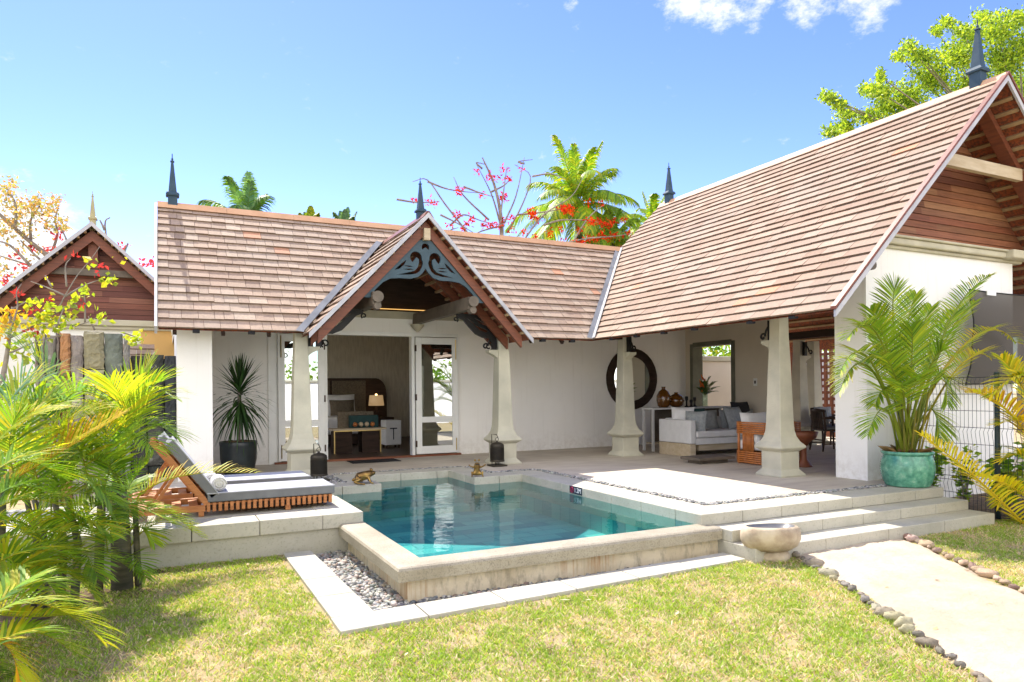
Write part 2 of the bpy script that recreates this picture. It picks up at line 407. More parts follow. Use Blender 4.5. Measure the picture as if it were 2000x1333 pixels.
def text(name, body, size, org, ax, ay, m, parent, thick=.001):
    cu = bpy.data.curves.new(name, 'FONT'); cu.body = body; cu.size = size; cu.extrude = thick; cu.align_x = 'CENTER'; cu.align_y = 'CENTER'
    t = bpy.data.objects.new(name, cu); COL.objects.link(t)
    me = bpy.data.meshes.new_from_object(t.evaluated_get(bpy.context.evaluated_depsgraph_get()))
    bpy.data.objects.remove(t); bpy.data.curves.remove(cu)
    ax = Vector(ax); ay = Vector(ay); az = ax.cross(ay); off = wloc(parent) if parent else Vector()
    for v in me.vertices: v.co = Vector(org)-off + ax*v.co.x + ay*v.co.y + az*v.co.z
    me.materials.clear(); me.materials.append(M[m])
    o = bpy.data.objects.new(name, me); COL.objects.link(o)
    if parent: o.parent = parent
    return o
def bez(a, b, c, t): return a*(1-t)**2 + b*2*t*(1-t) + c*t*t
def catmull(pts, n=6):
    P = [Vector(p) for p in pts]; P = [P[0]*2-P[1]] + P + [P[-1]*2-P[-2]]; out = []
    for i in range(1, len(P)-2):
        for k in range(n):
            t = k/n; a, b, c, d = P[i-1:i+3]
            out.append(.5*((2*b)+(c-a)*t+(2*a-5*b+4*c-d)*t*t+(3*b-a-3*c+d)*t**3))
    out.append(P[-2]); return out
def vary(c, a=.15, rg=rnd):
    k = 1+a*(2*rg.random()-1); return tuple(max(0, x*k*(1+.25*a*(2*rg.random()-1))) for x in c)
def lerp(a, b, t): return tuple(x+(y-x)*t for x, y in zip(a, b))

# ------------------------------------------------------------------ world, sun
SX, SY = .07, -.74
sun_dir = Vector((-SX, -SY, 1)).normalized()
elev = math.asin(sun_dir.z); azi = math.atan2(sun_dir.x, sun_dir.y)
w = bpy.data.worlds.new('World'); SC.world = w; w.use_nodes = True
nt = w.node_tree; nt.nodes.clear()
sky = N(nt, 'ShaderNodeTexSky', sky_type='NISHITA'); sky.sun_disc = False
sky.sun_elevation = elev; sky.sun_rotation = azi; sky.altitude = 0; sky.air_density = 1.0; sky.dust_density = .1; sky.ozone_density = 3.0
hsv = N(nt, 'ShaderNodeHueSaturation'); setin(hsv, Hue=.528, Saturation=1.22, Value=.80)
nt.links.new(sky.outputs[0], hsv.inputs['Color'])
geo = N(nt, 'ShaderNodeTexCoord')
def cloud(px, py, rad, wgt):
    d = ray(px, py).normalized()
    dp = N(nt, 'ShaderNodeVectorMath', operation='DOT_PRODUCT'); nt.links.new(geo.outputs['Generated'], dp.inputs[0]); dp.inputs[1].default_value = d
    mr = N(nt, 'ShaderNodeMapRange', interpolation_type='SMOOTHSTEP'); nt.links.new(dp.outputs['Value'], mr.inputs[0])
    setin(mr, **{'From Min': math.cos(rad), 'From Max': 1.0, 'To Min': 0.0, 'To Max': wgt}); return mr.outputs[0]
acc = None
for a in ((1400, -12, .065, .9), (1462, 12, .04, .85), (1330, -10, .04, .7), (1700, -8, .05, .95), (1590, -22, .05, .8), (1540, 0, .02, .5), (40, 470, .09, 1.15), (-60, 520, .12, 1.1), (8, 105, .014, .55), (1112, 2, .016, .6), (120, 560, .08, .7)):
    m_ = cloud(*a)
    if acc is None: acc = m_
    else:
        mx = N(nt, 'ShaderNodeMath', operation='MAXIMUM'); nt.links.new(acc, mx.inputs[0]); nt.links.new(m_, mx.inputs[1]); acc = mx.outputs[0]
mp = N(nt, 'ShaderNodeMapping'); mp.inputs['Scale'].default_value = (1, 1, 1.7); nt.links.new(geo.outputs['Generated'], mp.inputs[0])
cn = N(nt, 'ShaderNodeTexNoise'); setin(cn, Scale=20.0, Detail=10, Roughness=.68); nt.links.new(mp.outputs[0], cn.inputs['Vector'])
ad = N(nt, 'ShaderNodeMath', operation='ADD'); nz = N(nt, 'ShaderNodeMapRange', clamp=False); nt.links.new(cn.outputs['Fac'], nz.inputs[0]); setin(nz, **{'From Min': 0.0, 'From Max': 1.0, 'To Min': -1.0, 'To Max': 2.0})
nt.links.new(acc, ad.inputs[0]); nt.links.new(nz.outputs[0], ad.inputs[1])
cm = N(nt, 'ShaderNodeMapRange', interpolation_type='SMOOTHSTEP'); nt.links.new(ad.outputs[0], cm.inputs[0]); setin(cm, **{'From Min': .85, 'From Max': 1.75})
mx = N(nt, 'ShaderNodeMix', data_type='RGBA'); nt.links.new(cm.outputs[0], mx.inputs[0]); nt.links.new(hsv.outputs[0], mx.inputs[6]); mx.inputs[7].default_value = (3.0, 3.05, 3.1, 1)
# added bright cloud bank, unseen behind the camera, as neutral fill for the shade
sx_ = N(nt, 'ShaderNodeVectorMath', operation='DOT_PRODUCT'); nt.links.new(geo.outputs['Generated'], sx_.inputs[0]); sx_.inputs[1].default_value = (.5, .866, 0)
bk = N(nt, 'ShaderNodeMapRange', interpolation_type='SMOOTHSTEP'); nt.links.new(sx_.outputs['Value'], bk.inputs[0]); setin(bk, **{'From Min': -.12, 'From Max': -.5, 'To Min': 0.0, 'To Max': 1.0})
cn2 = N(nt, 'ShaderNodeTexNoise'); setin(cn2, Scale=3.2, Detail=9, Roughness=.6); nt.links.new(geo.outputs['Generated'], cn2.inputs['Vector'])
cr2 = N(nt, 'ShaderNodeMapRange', interpolation_type='SMOOTHSTEP'); nt.links.new(cn2.outputs['Fac'], cr2.inputs[0]); setin(cr2, **{'From Min': .36, 'From Max': .52})
ml = N(nt, 'ShaderNodeMath', operation='MULTIPLY'); nt.links.new(bk.outputs[0], ml.inputs[0]); nt.links.new(cr2.outputs[0], ml.inputs[1])
mx2 = N(nt, 'ShaderNodeMix', data_type='RGBA'); nt.links.new(ml.outputs[0], mx2.inputs[0]); nt.links.new(mx.outputs[2], mx2.inputs[6]); mx2.inputs[7].default_value = (7.6, 7.3, 6.9, 1)
bg = N(nt, 'ShaderNodeBackground'); bg.inputs['Strength'].default_value = .15
nt.links.new(mx2.outputs[2], bg.inputs['Color'])
wo = N(nt, 'ShaderNodeOutputWorld'); nt.links.new(bg.outputs[0], wo.inputs[0])
sl = bpy.data.lights.new('sun', 'SUN'); sl.energy = 3.5; sl.angle = R(.53); sl.color = (1, .93, .82)
so = bpy.data.objects.new('sun', sl); COL.objects.link(so); so.rotation_euler = (-sun_dir).to_track_quat('-Z', 'Y').to_euler(); so.location = (0, 0, 30)
SC.view_settings.view_transform = 'Standard'; SC.view_settings.look = 'None'; SC.view_settings.exposure = 1.45; SC.view_settings.gamma = 1
SC.cycles.max_bounces = 10; SC.cycles.transparent_max_bounces = 16; SC.cycles.use_denoising = True
SC.cycles.diffuse_bounces = 5
# ------------------------------------------------------------------ setting: ground, terrace, steps, path, paving, pool water
def struct(mb, name, m, kind='structure', **k):
    o = mb.build(name, m, **k); o['kind'] = kind; return o
ZL = -.35
b = MB()
PX0, PX1, PY0, PY1 = 1.30, 5.0, 5.06, 11.0     # pool well
def gq(x0, x1, y0, y1): b.quad((x0, y0, ZL-.012), (x1, y0, ZL-.012), (x1, y1, ZL-.012), (x0, y1, ZL-.012))
gq(-200, 200, -200, PY0); gq(-200, PX0, PY0, PY1); gq(PX1, 200, PY0, PY1); gq(-200, 200, PY1, 300)
b.quad((PX0-.01, PY0-.01, -.44), (PX1+.01, PY0-.01, -.44), (PX1+.01, 5.40, -.44), (PX0-.01, 5.40, -.44)); b.quad((PX0-.01, 5.40, -.44), (1.75, 5.40, -.44), (1.75, 7.5, -.44), (PX0-.01, 7.5, -.44))
struct(b, 'ground', 'ground')
# terrace slab
b = MB()
TB = ZL-.15
for x0, x1, y0, y1 in ((4.9, 8.75, 5.84, 6.9), (4.9, 17, 6.9, 13.05), (4.13, 4.9, 9.46, 13.05), (2.6, 4.13, 10.51, 13.05), (-.2, 2.6, 9.50, 13.05)):
    b.box(x0, x1, y0, y1, TB, 0)
struct(b, 'terrace', 'paving')
# coping blocks (top course), 12 mm proud of the screed
b = MB()
def blocks(p0, p1, wv, z0, z1, L, gap=.006, n0=0):   # row of blocks from p0 to p1, width vector wv
    p0 = Vector(p0); p1 = Vector(p1); wv = Vector(wv); d = p1-p0; n = max(1, round(d.length/L)); 
    for i in range(n):
        a = p0+d*(i/n+gap/2/d.length); c = p0+d*((i+1)/n-gap/2/d.length)
        q = [a, c, c+wv, a+wv]; j = .002*rnd.random()
        if d.cross(wv).z < 0: q = [a, a+wv, c+wv, c]
        b.hexa([(p.x, p.y, z0) for p in q] + [(p.x, p.y, z1+j) for p in q])
ZC = .006
blocks((4.82, 5.45, 0), (8.75, 5.45, 0), (0, .40, 0), -.115, ZC, .56)          # steps, first riser
blocks((4.82, 5.85, 0), (4.82, 9.38, 0), (.42, 0, 0), -.30, ZC, .56)           # right side of the pool
blocks((4.05, 9.38, 0), (5.24, 9.38, 0), (0, .40, 0), -.30, ZC, .4)
blocks((4.05, 9.78, 0), (4.05, 10.43, 0), (.4, 0, 0), -.30, ZC, .6)
blocks((2.68, 10.43, 0), (4.45, 10.43, 0), (0, .38, 0), -.30, ZC, .6)
blocks((2.30, 9.79, 0), (2.30, 10.81, 0), (.38, 0, 0), -.30, ZC, .6)
blocks((1.60, 9.42, 0), (2.68, 9.42, 0), (0, .36, 0), -.30, ZC, .55)
# lounger plinth, its courses and the block beside the pool rim
blocks((-1.0, 7.32, 0), (1.46, 7.32, 0), (0, .40, 0), -.14, ZC, .6)
blocks((1.46, 7.32, 0), (1.46, 8.6, 0), (.42, 0, 0), -.14, ZC+.002, 1.3)
struct(b, 'coping', 'coping', bevel=.008)
b = MB(); b.box(-1.6, 1.86, 7.36, 9.42, TB, -.146); b.box(-1.6, 1.46, 7.725, 9.42, -.146, 0); b.box(1.46, 1.87, 8.604, 9.42, -.146, 0)
struct(b, 'plinth', 'coping')
b = MB()
blocks((4.94, 5.15, 0), (8.75, 5.15, 0), (0, .296, 0), -.228, -.113, .66)
struct(b, 'steps', 'coping', bevel=.008)
b = MB(); blocks((4.94, 4.85, 0), (8.75, 4.85, 0), (0, .6, 0), -.40, -.228, .9)
b.box(4.9, 8.75, 5.46, 5.85, TB, -.118)
struct(b, 'lower_step', 'coping', bevel=.008)
# paving strip round the pebble bed
b = MB()
def strip(a0, a1, c0, c1, n, z0, z1):
    a0, a1, c0, c1 = map(Vector, (a0, a1, c0, c1))
    for i in range(n):
        t0 = i/n+.0012; t1 = (i+1)/n-.0012
        p = [a0.lerp(a1, t0), a0.lerp(a1, t1), c0.lerp(c1, t1), c0.lerp(c1, t0)]
        if (p[1]-p[0]).cross(p[3]-p[0]).z < 0: p = p[::-1]
        b.hexa([(q.x, q.y, z0) for q in p] + [(q.x, q.y, z1+.003*rnd.random()) for q in p])
strip((1.06, 5.05, 0), (1.06, 7.30, 0), (1.37, 5.05, 0), (1.33, 7.30, 0), 4, -.42, -.333)
strip((1.05, 4.73, 0), (4.90, 4.93, 0), (1.05, 5.045, 0), (4.90, 5.225, 0), 6, -.42, -.333)
struct(b, 'paving', 'coping', bevel=.006)
# sand path with a slightly uneven surface
PL = [(5.50, 4.86), (5.05, 3.98), (4.49, 3.06), (4.13, 2.42), (3.5, 1.4), (2.9, .4)]
PR = [(7.12, 4.86), (6.63, 4.1), (6.0, 3.12), (5.35, 2.2), (4.75, 1.3), (4.2, .4)]
def polyat(P, y):
    for (x0, y0), (x1, y1) in zip(P, P[1:]):
        if y1 <= y <= y0: return x0+(x1-x0)*(y-y0)/(y1-y0)
    return P[0][0] if y > P[0][1] else P[-1][0]
b = MB(); ny, nx = 150, 60; vs = []; fs = []
for i in range(ny+1):
    y = 4.86-(4.86-.4)*i/ny; xl = polyat(PL, y)-.02; xr = polyat(PR, y)+.02
    for j in range(nx+1):
        x = xl+(xr-xl)*j/nx
        vs.append((x, y, ZL+.026+.016*math.sin(3*x+5*y)*math.sin(4*y-2*x)+.007*math.sin(17*x+3*y)*math.sin(13*y-5*x)+.010*rnd.random()-.010-(.05*(abs(2*j/nx-1)**10))))
for i in range(ny):
    for j in range(nx): fs.append((i*(nx+1)+j, (i+1)*(nx+1)+j, (i+1)*(nx+1)+j+1, i*(nx+1)+j+1))
b.add(vs, fs); struct(b, 'path', 'sand', smooth=True)
# mulch bed under the palms and beside the fence
def bed(name, poly, z):
    b = MB(); b.add([(x, y, z) for x, y in poly], [tuple(range(len(poly)))]); struct(b, name, 'soil')
bed('soil_bed', [(-4, 5.6), (-1.0, 5.95), (-.1, 6.5), (.05, 7.31), (-4, 7.31)], ZL-.004)
bed('planting_soil', [(8.76, 5.0), (14, 3.0), (14, 6.3), (8.76, 6.3)], ZL-.004)

# ---------- pool: a thing with rim, basin
pool = thing('swimming_pool', 'small plunge pool of green tiles with a stained overflow rim', 'pool', (3.3, 7.5, ZL))
b = MB()
FL = -.50
shape = [(1.88, 5.52), (4.825, 5.52), (4.825, 9.385), (4.045, 9.385), (4.045, 10.435), (2.675, 10.435), (2.675, 9.425), (1.88, 9.425)]
b.add([(x, y, FL) for x, y in shape], [tuple(range(len(shape)))])
n = len(shape)
for i in range(n):
    (x0, y0), (x1, y1) = shape[i], shape[(i+1) % n]
    b.quad((x1, y1, FL), (x0, y0, FL), (x0, y0, -.10), (x1, y1, -.10))
for k in range(4):   # steps down at the back
    b.box(2.68, 4.04, 9.4-.26*k+.9, 10.43, FL+.001*k, -.20-.07*k)
b.build('basin', 'tiles', pool)
b = MB()
ZR = -.098
pro = [(0, -.115), (0, -.03), (.012, -.012), (.03, -.002), (.05, 0), (.26, 0), (.26, -.115)]   # outer lip profile (inward, z)
def lip(a, c, inw, cut0, cut1):
    a = Vector(a); c = Vector(c); inw = Vector(inw); d = (c-a).normalized(); vs = []
    for o_, z in pro: vs.append(a+inw*o_+d*o_*cut0+Vector((0, 0, ZR+z)))
    for o_, z in pro: vs.append(c+inw*o_-d*o_*cut1+Vector((0, 0, ZR+z)))
    k = len(pro); fs = [(i, k+i, k+i+1, i+1) for i in range(k-1)] + [(0, k-1, 2*k-1, k)]
    fs += [tuple(range(k)), tuple(range(2*k-1, k-1, -1))]
    b.add(vs, fs)
lip((1.62, 5.26, 0), (4.92, 5.26, 0), (0, 1, 0), 1, 0)
lip((1.62, 7.32, 0), (1.62, 5.26, 0), (1, 0, 0), 0, 1)
rim = b.build('rim', 'rim', pool)
b = MB(); b.box(1.72, 4.94, 5.345, 5.5, -.60, ZR-.1155); b.box(1.72, 1.86, 5.505, 7.34, -.60, ZR-.1155)
b.build('rim_wall', 'stain', pool)
b = MB(); b.add([(x, y, -.103) for x, y in [(1.875, 5.515), (4.83, 5.515), (4.83, 9.39), (4.05, 9.39), (4.05, 10.44), (2.67, 10.44), (2.67, 9.43), (1.875, 9.43)]], [tuple(range(8))])
struct(b, 'water', 'water')
# depth sign
sg = thing('depth_sign', 'small navy pool depth marker reading 1.2M with a red no diving symbol', 'sign', (4.818, 7.83, -.04))
b = MB(); b.box(4.812, 4.819, 7.68, 7.98, -.092, .004); b.build('plaque', 'navy', sg)
text('lettering', '1.2M', .085, (4.8105, 7.775, -.045), (0, -1, 0), (0, 0, 1), 'signwhite', sg)
b = MB(); b.tube([(4.810, 7.915+.035*math.cos(a), -.045+.035*math.sin(a)) for a in [i*math.pi/10 for i in range(21)]], .006, 5); b.bar((4.81, 7.89, -.02), (4.81, 7.94, -.07), .01, .004, (1, 0, 0))
b.build('symbol', 'red_paint', sg)

# ---------- pebbles
def pebbles(name, pts, size, label, cols):
    b = MB(); ico = []
    for x, y, z in pts:
        s = size*(.6+.8*rnd.random()); c = vary(rnd.choice(cols), .25)
        a = rnd.random()*6.28; ca, sa = math.cos(a), math.sin(a); e = .6+.4*rnd.random(); h = s*(.45+.3*rnd.random())
        vs = []
        for ring, (rr, zz) in enumerate(((.55, -.6), (1, 0), (.62, .75))):
            for j in range(6):
                t = j*math.pi/3+ring*.5; px, py = s*rr*math.cos(t), s*rr*e*math.sin(t)
                vs.append((x+px*ca-py*sa, y+px*sa+py*ca, z+h*zz))
        vs.append((x, y, z+h))
        fs = []
        for r_ in range(2):
            for j in range(6): fs.append((r_*6+j, r_*6+(j+1) % 6, r_*6+6+(j+1) % 6, r_*6+6+j))
        for j in range(6): fs.append((12+j, 12+(j+1) % 6, 18))
        b.add(vs, fs, c)
    o = b.build(name, 'pebble', None, True); tag(o, label, 'pebbles', None, 'stuff')
PC = [(.30, .30, .28), (.20, .21, .21), (.40, .39, .35), (.12, .125, .13), (.46, .43, .37), (.34, .27, .22)]
pts = []
while len(pts) < 5200:
    x = 1.30+rnd.random()*3.65; y = 5.02+rnd.random()*2.35
    if (x < 1.74 or y < 5.36) and x > 1.345 and y > 5.035+(x-1.05)*.047: pts.append((x, y, -.435+.045*rnd.random()))
pebbles('pebble_bed', pts, .026, 'grey pebbles filling the trench round the pool wall', PC)
pts = []
for i in range(700):
    pts.append((5.26+.10*rnd.random(), 5.9+rnd.random()*3.9, .008))
for i in range(620): pts.append((5.26+rnd.random()*3.1, 5.87+.11*rnd.random(), .008))
for i in range(260): pts.append((4.45+rnd.random()*.85, 9.79+.1*rnd.random(), .008))
for i in range(420): pts.append((2.3+rnd.random()*2.15, 10.82+.1*rnd.random(), .006))
for i in range(900): pts.append((1.3+rnd.random()*1.0, 9.8+rnd.random()*.95, .004))
for i in range(120): pts.append((4.46+.1*rnd.random(), 9.8+rnd.random()*1.0, .006))
pebbles('pebble_inlay', pts, .017, 'dark pebble inlay lining the terrace edge behind the coping', PC[:4]+[(.42, .41, .38)])

# ---------- path edging stones
def edging(P, n, label, group, base, s0, side):
    protos = []
    L = [0]
    for p, q in zip(P, P[1:]): L.append(L[-1]+math.hypot(q[0]-p[0], q[1]-p[1]))
    for i in range(n):
        d = L[-1]*(i+.5*rnd.random())/n
        k = max(j for j in range(len(P)-1) if L[j] <= d+1e-9); t = (d-L[k])/(L[k+1]-L[k])
        x = P[k][0]+(P[k+1][0]-P[k][0])*t; y = P[k][1]+(P[k+1][1]-P[k][1])*t
        if len(protos) < 9:
            b = MB(); b.col = vary(base, .5); s = s0*(.8+.5*rnd.random())
            b.blob((0, 0, .02), (s*(.9+.5*rnd.random()), s*(.6+.35*rnd.random()), s*(.55+.3*rnd.random())), 12, .42)
            o = b.build('edging_stone', 'basalt', None, True); protos.append(o)
        else:
            o = rnd.choice(protos).copy(); COL.objects.link(o)
        o.location = (x+side*.03*rnd.random(), y, ZL-.002+.006*(side > 0)); o.rotation_euler = (0, 0, rnd.random()*6.28)
        k = .55+.55*rnd.random(); o.scale = (k, k*(.8+.3*rnd.random()), k*.9)
        tag(o, label, 'stone', group)
edging(PL, 44, 'grey volcanic stone edging the lawn on the left side of the sand path', 'stones along the left edge of the sand path', (.30, .255, .19), .05, -1.6)
edging(PR, 42, 'brown rounded stone edging the grass on the right side of the sand path', 'stones along the right edge of the sand path', (.40, .29, .20), .052, 1)

# ---------- lawn grass: one mesh of blades
def lawn():
    g = np.random.default_rng(3); n = 620000
    x = g.uniform(-3.2, 9.2, n); y = g.uniform(1.2, 7.34, n)
    dd = x*math.sin(YAW)+y*math.cos(YAW); lat = x*math.cos(YAW)-y*math.sin(YAW)
    ok = (dd > 3.2) & (np.abs(lat) < dd*.78+.3)
    pl = np.interp(-y, [-p[1] for p in PL], [p[0] for p in PL]); pr = np.interp(-y, [-p[1] for p in PR], [p[0] for p in PR])
    wob = .05*np.sin(y*9)+.04*np.sin(y*23+1)
    ok &= ~((x > pl-.02+wob*.5) & (x < pr+.02+wob*.5) & (y < 4.9))
    fr = 4.73+(x-1.05)*.052
    ok &= ~((x > 1.03+wob*.4) & (y > fr-.005+wob*.35) & (x < 4.93))
    ok &= ~((x > 4.9) & (y > 4.84) & (x < 8.78)); ok &= ~((x > 8.7) & (y > 5.0-(x-8.76)*.35))
    ok &= ~((x <= 1.04) & (y > 7.30)); 
    ok &= ~((x < -.6+.15*np.sin(y*7)) & (y > 6.0)) 
    def fld(s, sd):
        r = np.random.default_rng(sd); out = np.zeros_like(x)
        for k in range(7):
            a = r.uniform(0, 6.28); f = s*(.6+1.2*r.random()); out += np.sin((x*np.cos(a)+y*np.sin(a))*f+r.uniform(0, 6.28))
        return out/3.2
    dens = fld(9, 1)+.8*fld(26, 2)
    ok &= g.random(n) < np.clip(.78+.35*dens, .25, 1)
    x, y = x[ok], y[ok]; n = len(x); dens = dens[ok]
    dry = np.clip(.44-.12*dens+.12*np.sin(x*2.3+1)*np.sin(y*3.1+x)+g.normal(0, .30, n), 0, 1)
    right = x > np.interp(-y, [-p[1] for p in PR], [p[0] for p in PR])
    dry = np.where(right, np.clip(dry+.12, 0, 1), dry)
    h = g.uniform(.012, .040, n)*(1-.35*dry); wd = g.uniform(.0022, .0048, n)
    a = g.uniform(0, 6.283, n); la = g.uniform(0, 6.283, n); lean = g.uniform(.3, 1.5, n)+dry*.7
    dx, dy = np.cos(a)*wd, np.sin(a)*wd; lx, ly = np.cos(la)*lean*h, np.sin(la)*lean*h
    z0 = np.full(n, ZL-.012)
    V = np.zeros((n, 5, 3), np.float32)
    V[:, 0] = np.stack([x-dx, y-dy, z0], 1); V[:, 1] = np.stack([x+dx, y+dy, z0], 1)
    V[:, 2] = np.stack([x+dx*.8+lx*.45, y+dy*.8+ly*.45, z0+h*.65], 1); V[:, 3] = np.stack([x-dx*.8+lx*.45, y-dy*.8+ly*.45, z0+h*.65], 1)
    V[:, 4] = np.stack([x+lx, y+ly, z0+h], 1)
    gr = np.array([.19, .33, .035]); gr2 = np.array([.40, .52, .075]); st = np.array([.72, .62, .42]); br = np.array([.44, .31, .17])
    u = g.random((n, 1)); C = gr*(1-u)+gr2*u; u2 = g.random((n, 1)); S = st*(1-u2*u2)+br*u2*u2
    isdry = (dry > .5)[:, None]; C = np.where(isdry, S, C)*g.uniform(.75, 1.2, (n, 1))
    me = bpy.data.meshes.new('grass'); me.vertices.add(n*5); me.vertices.foreach_set('co', V.ravel())
    base = (np.arange(n)*5)[:, None]
    li = np.concatenate([base+np.array([[0, 1, 2, 3]]), base+np.array([[3, 2, 4]])], 1).ravel().astype(np.int32)
    me.loops.add(len(li)); me.loops.foreach_set('vertex_index', li)
    ls = np.zeros((n, 2), np.int32); ls[:, 0] = np.arange(n)*7; ls[:, 1] = ls[:, 0]+4
    me.polygons.add(2*n); me.polygons.foreach_set('loop_start', ls.ravel())
    me.update(calc_edges=True); me.validate()
    ca = me.color_attributes.new('tint', 'FLOAT_COLOR', 'POINT')
    cc = np.ones((n, 5, 4), np.float32); cc[:, :, :3] = C[:, None, :]; ca.data.foreach_set('color', cc.ravel())
    me.materials.append(M['grass'])
    o = bpy.data.objects.new('grass', me); COL.objects.link(o); tag(o, 'sparse green and straw coloured lawn grass in front of the pool', 'grass', None, 'stuff')
lawn()

b = MB(); rl = random.Random(77)
for i in range(420):
    y = rl.uniform(1.6, 7.2); x = rl.uniform(-2.5, 8.6); pl_, pr_ = polyat(PL, y), polyat(PR, y)
    if (x > 1.0 and y > 4.7 and x < 8.8) or (pl_ < x < pr_ and y < 4.9 and rl.random() < .75): continue
    a = rl.random()*6.28; l = .018+.03*rl.random(); w_ = l*.35; z = ZL+.012+.012*rl.random(); c = vary(rl.choice([(.40, .26, .12), (.50, .40, .22), (.28, .17, .08), (.60, .52, .34)]), .3, rl)
    d = Vector((math.cos(a), math.sin(a), .25*(rl.random()-.3))); s_ = Vector((-math.sin(a), math.cos(a), .3*(rl.random()-.5))); p = Vector((x, y, z))
    b.add([p-d*l, p+s_*w_, p+d*l, p-s_*w_], [(0, 1, 2, 3)], c)
tag(b.build('fallen_leaves', 'grass'), 'dry fallen leaves scattered over the lawn and path edge', 'leaves', None, 'stuff')
# ------------------------------------------------------------------ the villa
villa = thing('villa', 'white villa with brown shingle roofs, stone columns and a gabled porch beside the pool', 'villa', (5.5, 12, 0))
SH = [(0.411, 0.307, 0.227), (0.378, 0.276, 0.2), (0.436, 0.335, 0.25), (0.353, 0.252, 0.184), (0.402, 0.289, 0.21)]
SH2 = [(0.363, 0.262, 0.192), (0.341, 0.241, 0.171), (0.385, 0.287, 0.212), (0.32, 0.22, 0.155), (0.355, 0.246, 0.177)]
def shingles(mb, O, A, U, slope_len, rows, spans, rg, pal, wmin=.12, wmax=.30, hot=.03):
    O = Vector(O); A = Vector(A).normalized(); U = Vector(U).normalized(); Nn = A.cross(U)
    if Nn.z < 0: Nn = -Nn
    e = slope_len/rows
    for i in range(rows):
        s0 = i*e; s1 = min((i+1)*e+.05, slope_len); wave = 0
        for (a0, a1) in spans(O + U*(s0+e*.5)):
            a = a0; tone = .94+.12*rg.random()
            while a < a1-1e-3:
                w_ = wmin+(wmax-wmin)*rg.random(); an = min(a+w_, a1)
                if a1-an < .05: an = a1
                c = rg.choice(pal); k = tone*(.94+.12*rg.random()); c = tuple(x*k for x in c)
                if rg.random() < hot*.35: c = (.52, .26, .15)
                g = .0025; h0 = .033+.009*rg.random(); h1 = .006; ds = (rg.random()-.5)*.012
                wave = .85*wave+.004*(rg.random()-.5)
                p = [O+A*(a+g)+U*(s0+ds+wave), O+A*(an-g)+U*(s0+ds+wave), O+A*(an-g)+U*s1, O+A*(a+g)+U*s1]
                t = [p[0]+Nn*h0, p[1]+Nn*h0, p[2]+Nn*h1, p[3]+Nn*h1]; lo = [p[0]+Nn*(h0-.024), p[1]+Nn*(h0-.024)]
                mb.add([*t, p[2], p[3]], [(0, 1, 2, 3)], c); mb.add([t[0], t[1], *lo, p[2], p[3], t[2], t[3]], [(2, 3, 1, 0), (2, 0, 7, 5), (3, 4, 6, 1), (2, 5, 4, 3)], (c[0]*.55, c[1]*.50, c[2]*.47))   # end-grain faces darkened further to paint in the shadow lines of the courses
                a = an
ZE = 2.16
def yv1(z): return 10.68+(z-ZE)/.945          # bedroom wing front slope: Y at height z
def xv2(z): return 6.94+(z-ZE)/.97            # pavilion left slope: X at height z
ZR1, YR1 = 4.40, yv1(4.40)
XR2 = 10.42; ZR2 = ZE+.97*(XR2-6.94)
DX, DZ, DS, DY = 3.66, 3.98, 1.05, 10.18     # dormer ridge X, Z, slope, front Y
DW = (DZ-2.11)/DS
rg = random.Random(11)
# -- bedroom wing roof
r1 = MB()
X0 = -.06
def sp1(p):
    z = p.z; out = []
    xe = xv2(z)+.03
    if z < DZ-.05:
        w_ = (DZ-z)/DS+.03
        return [(0, DX-w_-X0), (DX+w_-X0, xe-X0)]
    return [(0, xe-X0)]
L1 = math.hypot(YR1-10.68, ZR1-ZE)
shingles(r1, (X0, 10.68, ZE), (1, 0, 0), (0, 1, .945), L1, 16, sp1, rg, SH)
roof1 = r1.build('roof', 'shingle', villa); tag(roof1, 'long brown shingle roof slope of the bedroom wing')
b = MB()     # underside boards follow the slopes, with rear slope
def und(pts, off):
    b.add([(p[0], p[1], p[2]-off) for p in pts], [tuple(range(len(pts)))])
zc = DZ-.03
und([(X0+.01, 10.70, ZE), (DX-DW, 10.70, ZE), (DX, yv1(DZ), DZ), (DX, YR1, ZR1), (X0+.01, YR1, ZR1)], .012)
und([(DX+DW, 10.70, ZE), (6.97, 10.70, ZE), (xv2(ZR1), YR1, ZR1), (DX, YR1, ZR1), (DX, yv1(DZ), DZ)], .012)
und([(X0+.01, YR1, ZR1), (xv2(ZR1)+1, YR1, ZR1), (xv2(ZR1)+1, 19.4, 2.5), (X0+.01, 19.4, 2.5)], .012)
b.build('underside', 'soffit', roof1)
b = MB()     # ridge board
x = X0
while x < xv2(ZR1)-.02:
    xn = min(x+.9+.3*rnd.random(), xv2(ZR1)); 
    b.hexa([(x, YR1-.12, ZR1-.045), (xn-.004, YR1-.12, ZR1-.045), (xn-.004, YR1+.12, ZR1-.045), (x, YR1+.12, ZR1-.045), (x, YR1-.035, ZR1+.07), (xn-.004, YR1-.035, ZR1+.07), (xn-.004, YR1+.035, ZR1+.07), (x, YR1+.035, ZR1+.07)]); x = xn
b.build('ridge_cap', 'ridge', roof1)
b = MB(); b.bar((X0-.022, 10.66, ZE-.02), (X0-.022, YR1, ZR1-.01), .035, .13); b.bar((X0-.022, 19.4, 2.48), (X0-.022, YR1, ZR1-.01), .035, .13)
b.build('rake_trim', 'greytrim', roof1)
for k in range(34):
    b = MB(); xx = .15+k*.62
    if DX-DW-.1 < xx < DX+DW+.1 or xx > 6.9: continue
    b.bar((xx, 10.72, ZE-.055), (xx, 12.9, yv1(0)*0+ZE+.945*(12.9-10.68)-.06), .05, .06)
    b.build('rafter', 'darkwood', roof1)
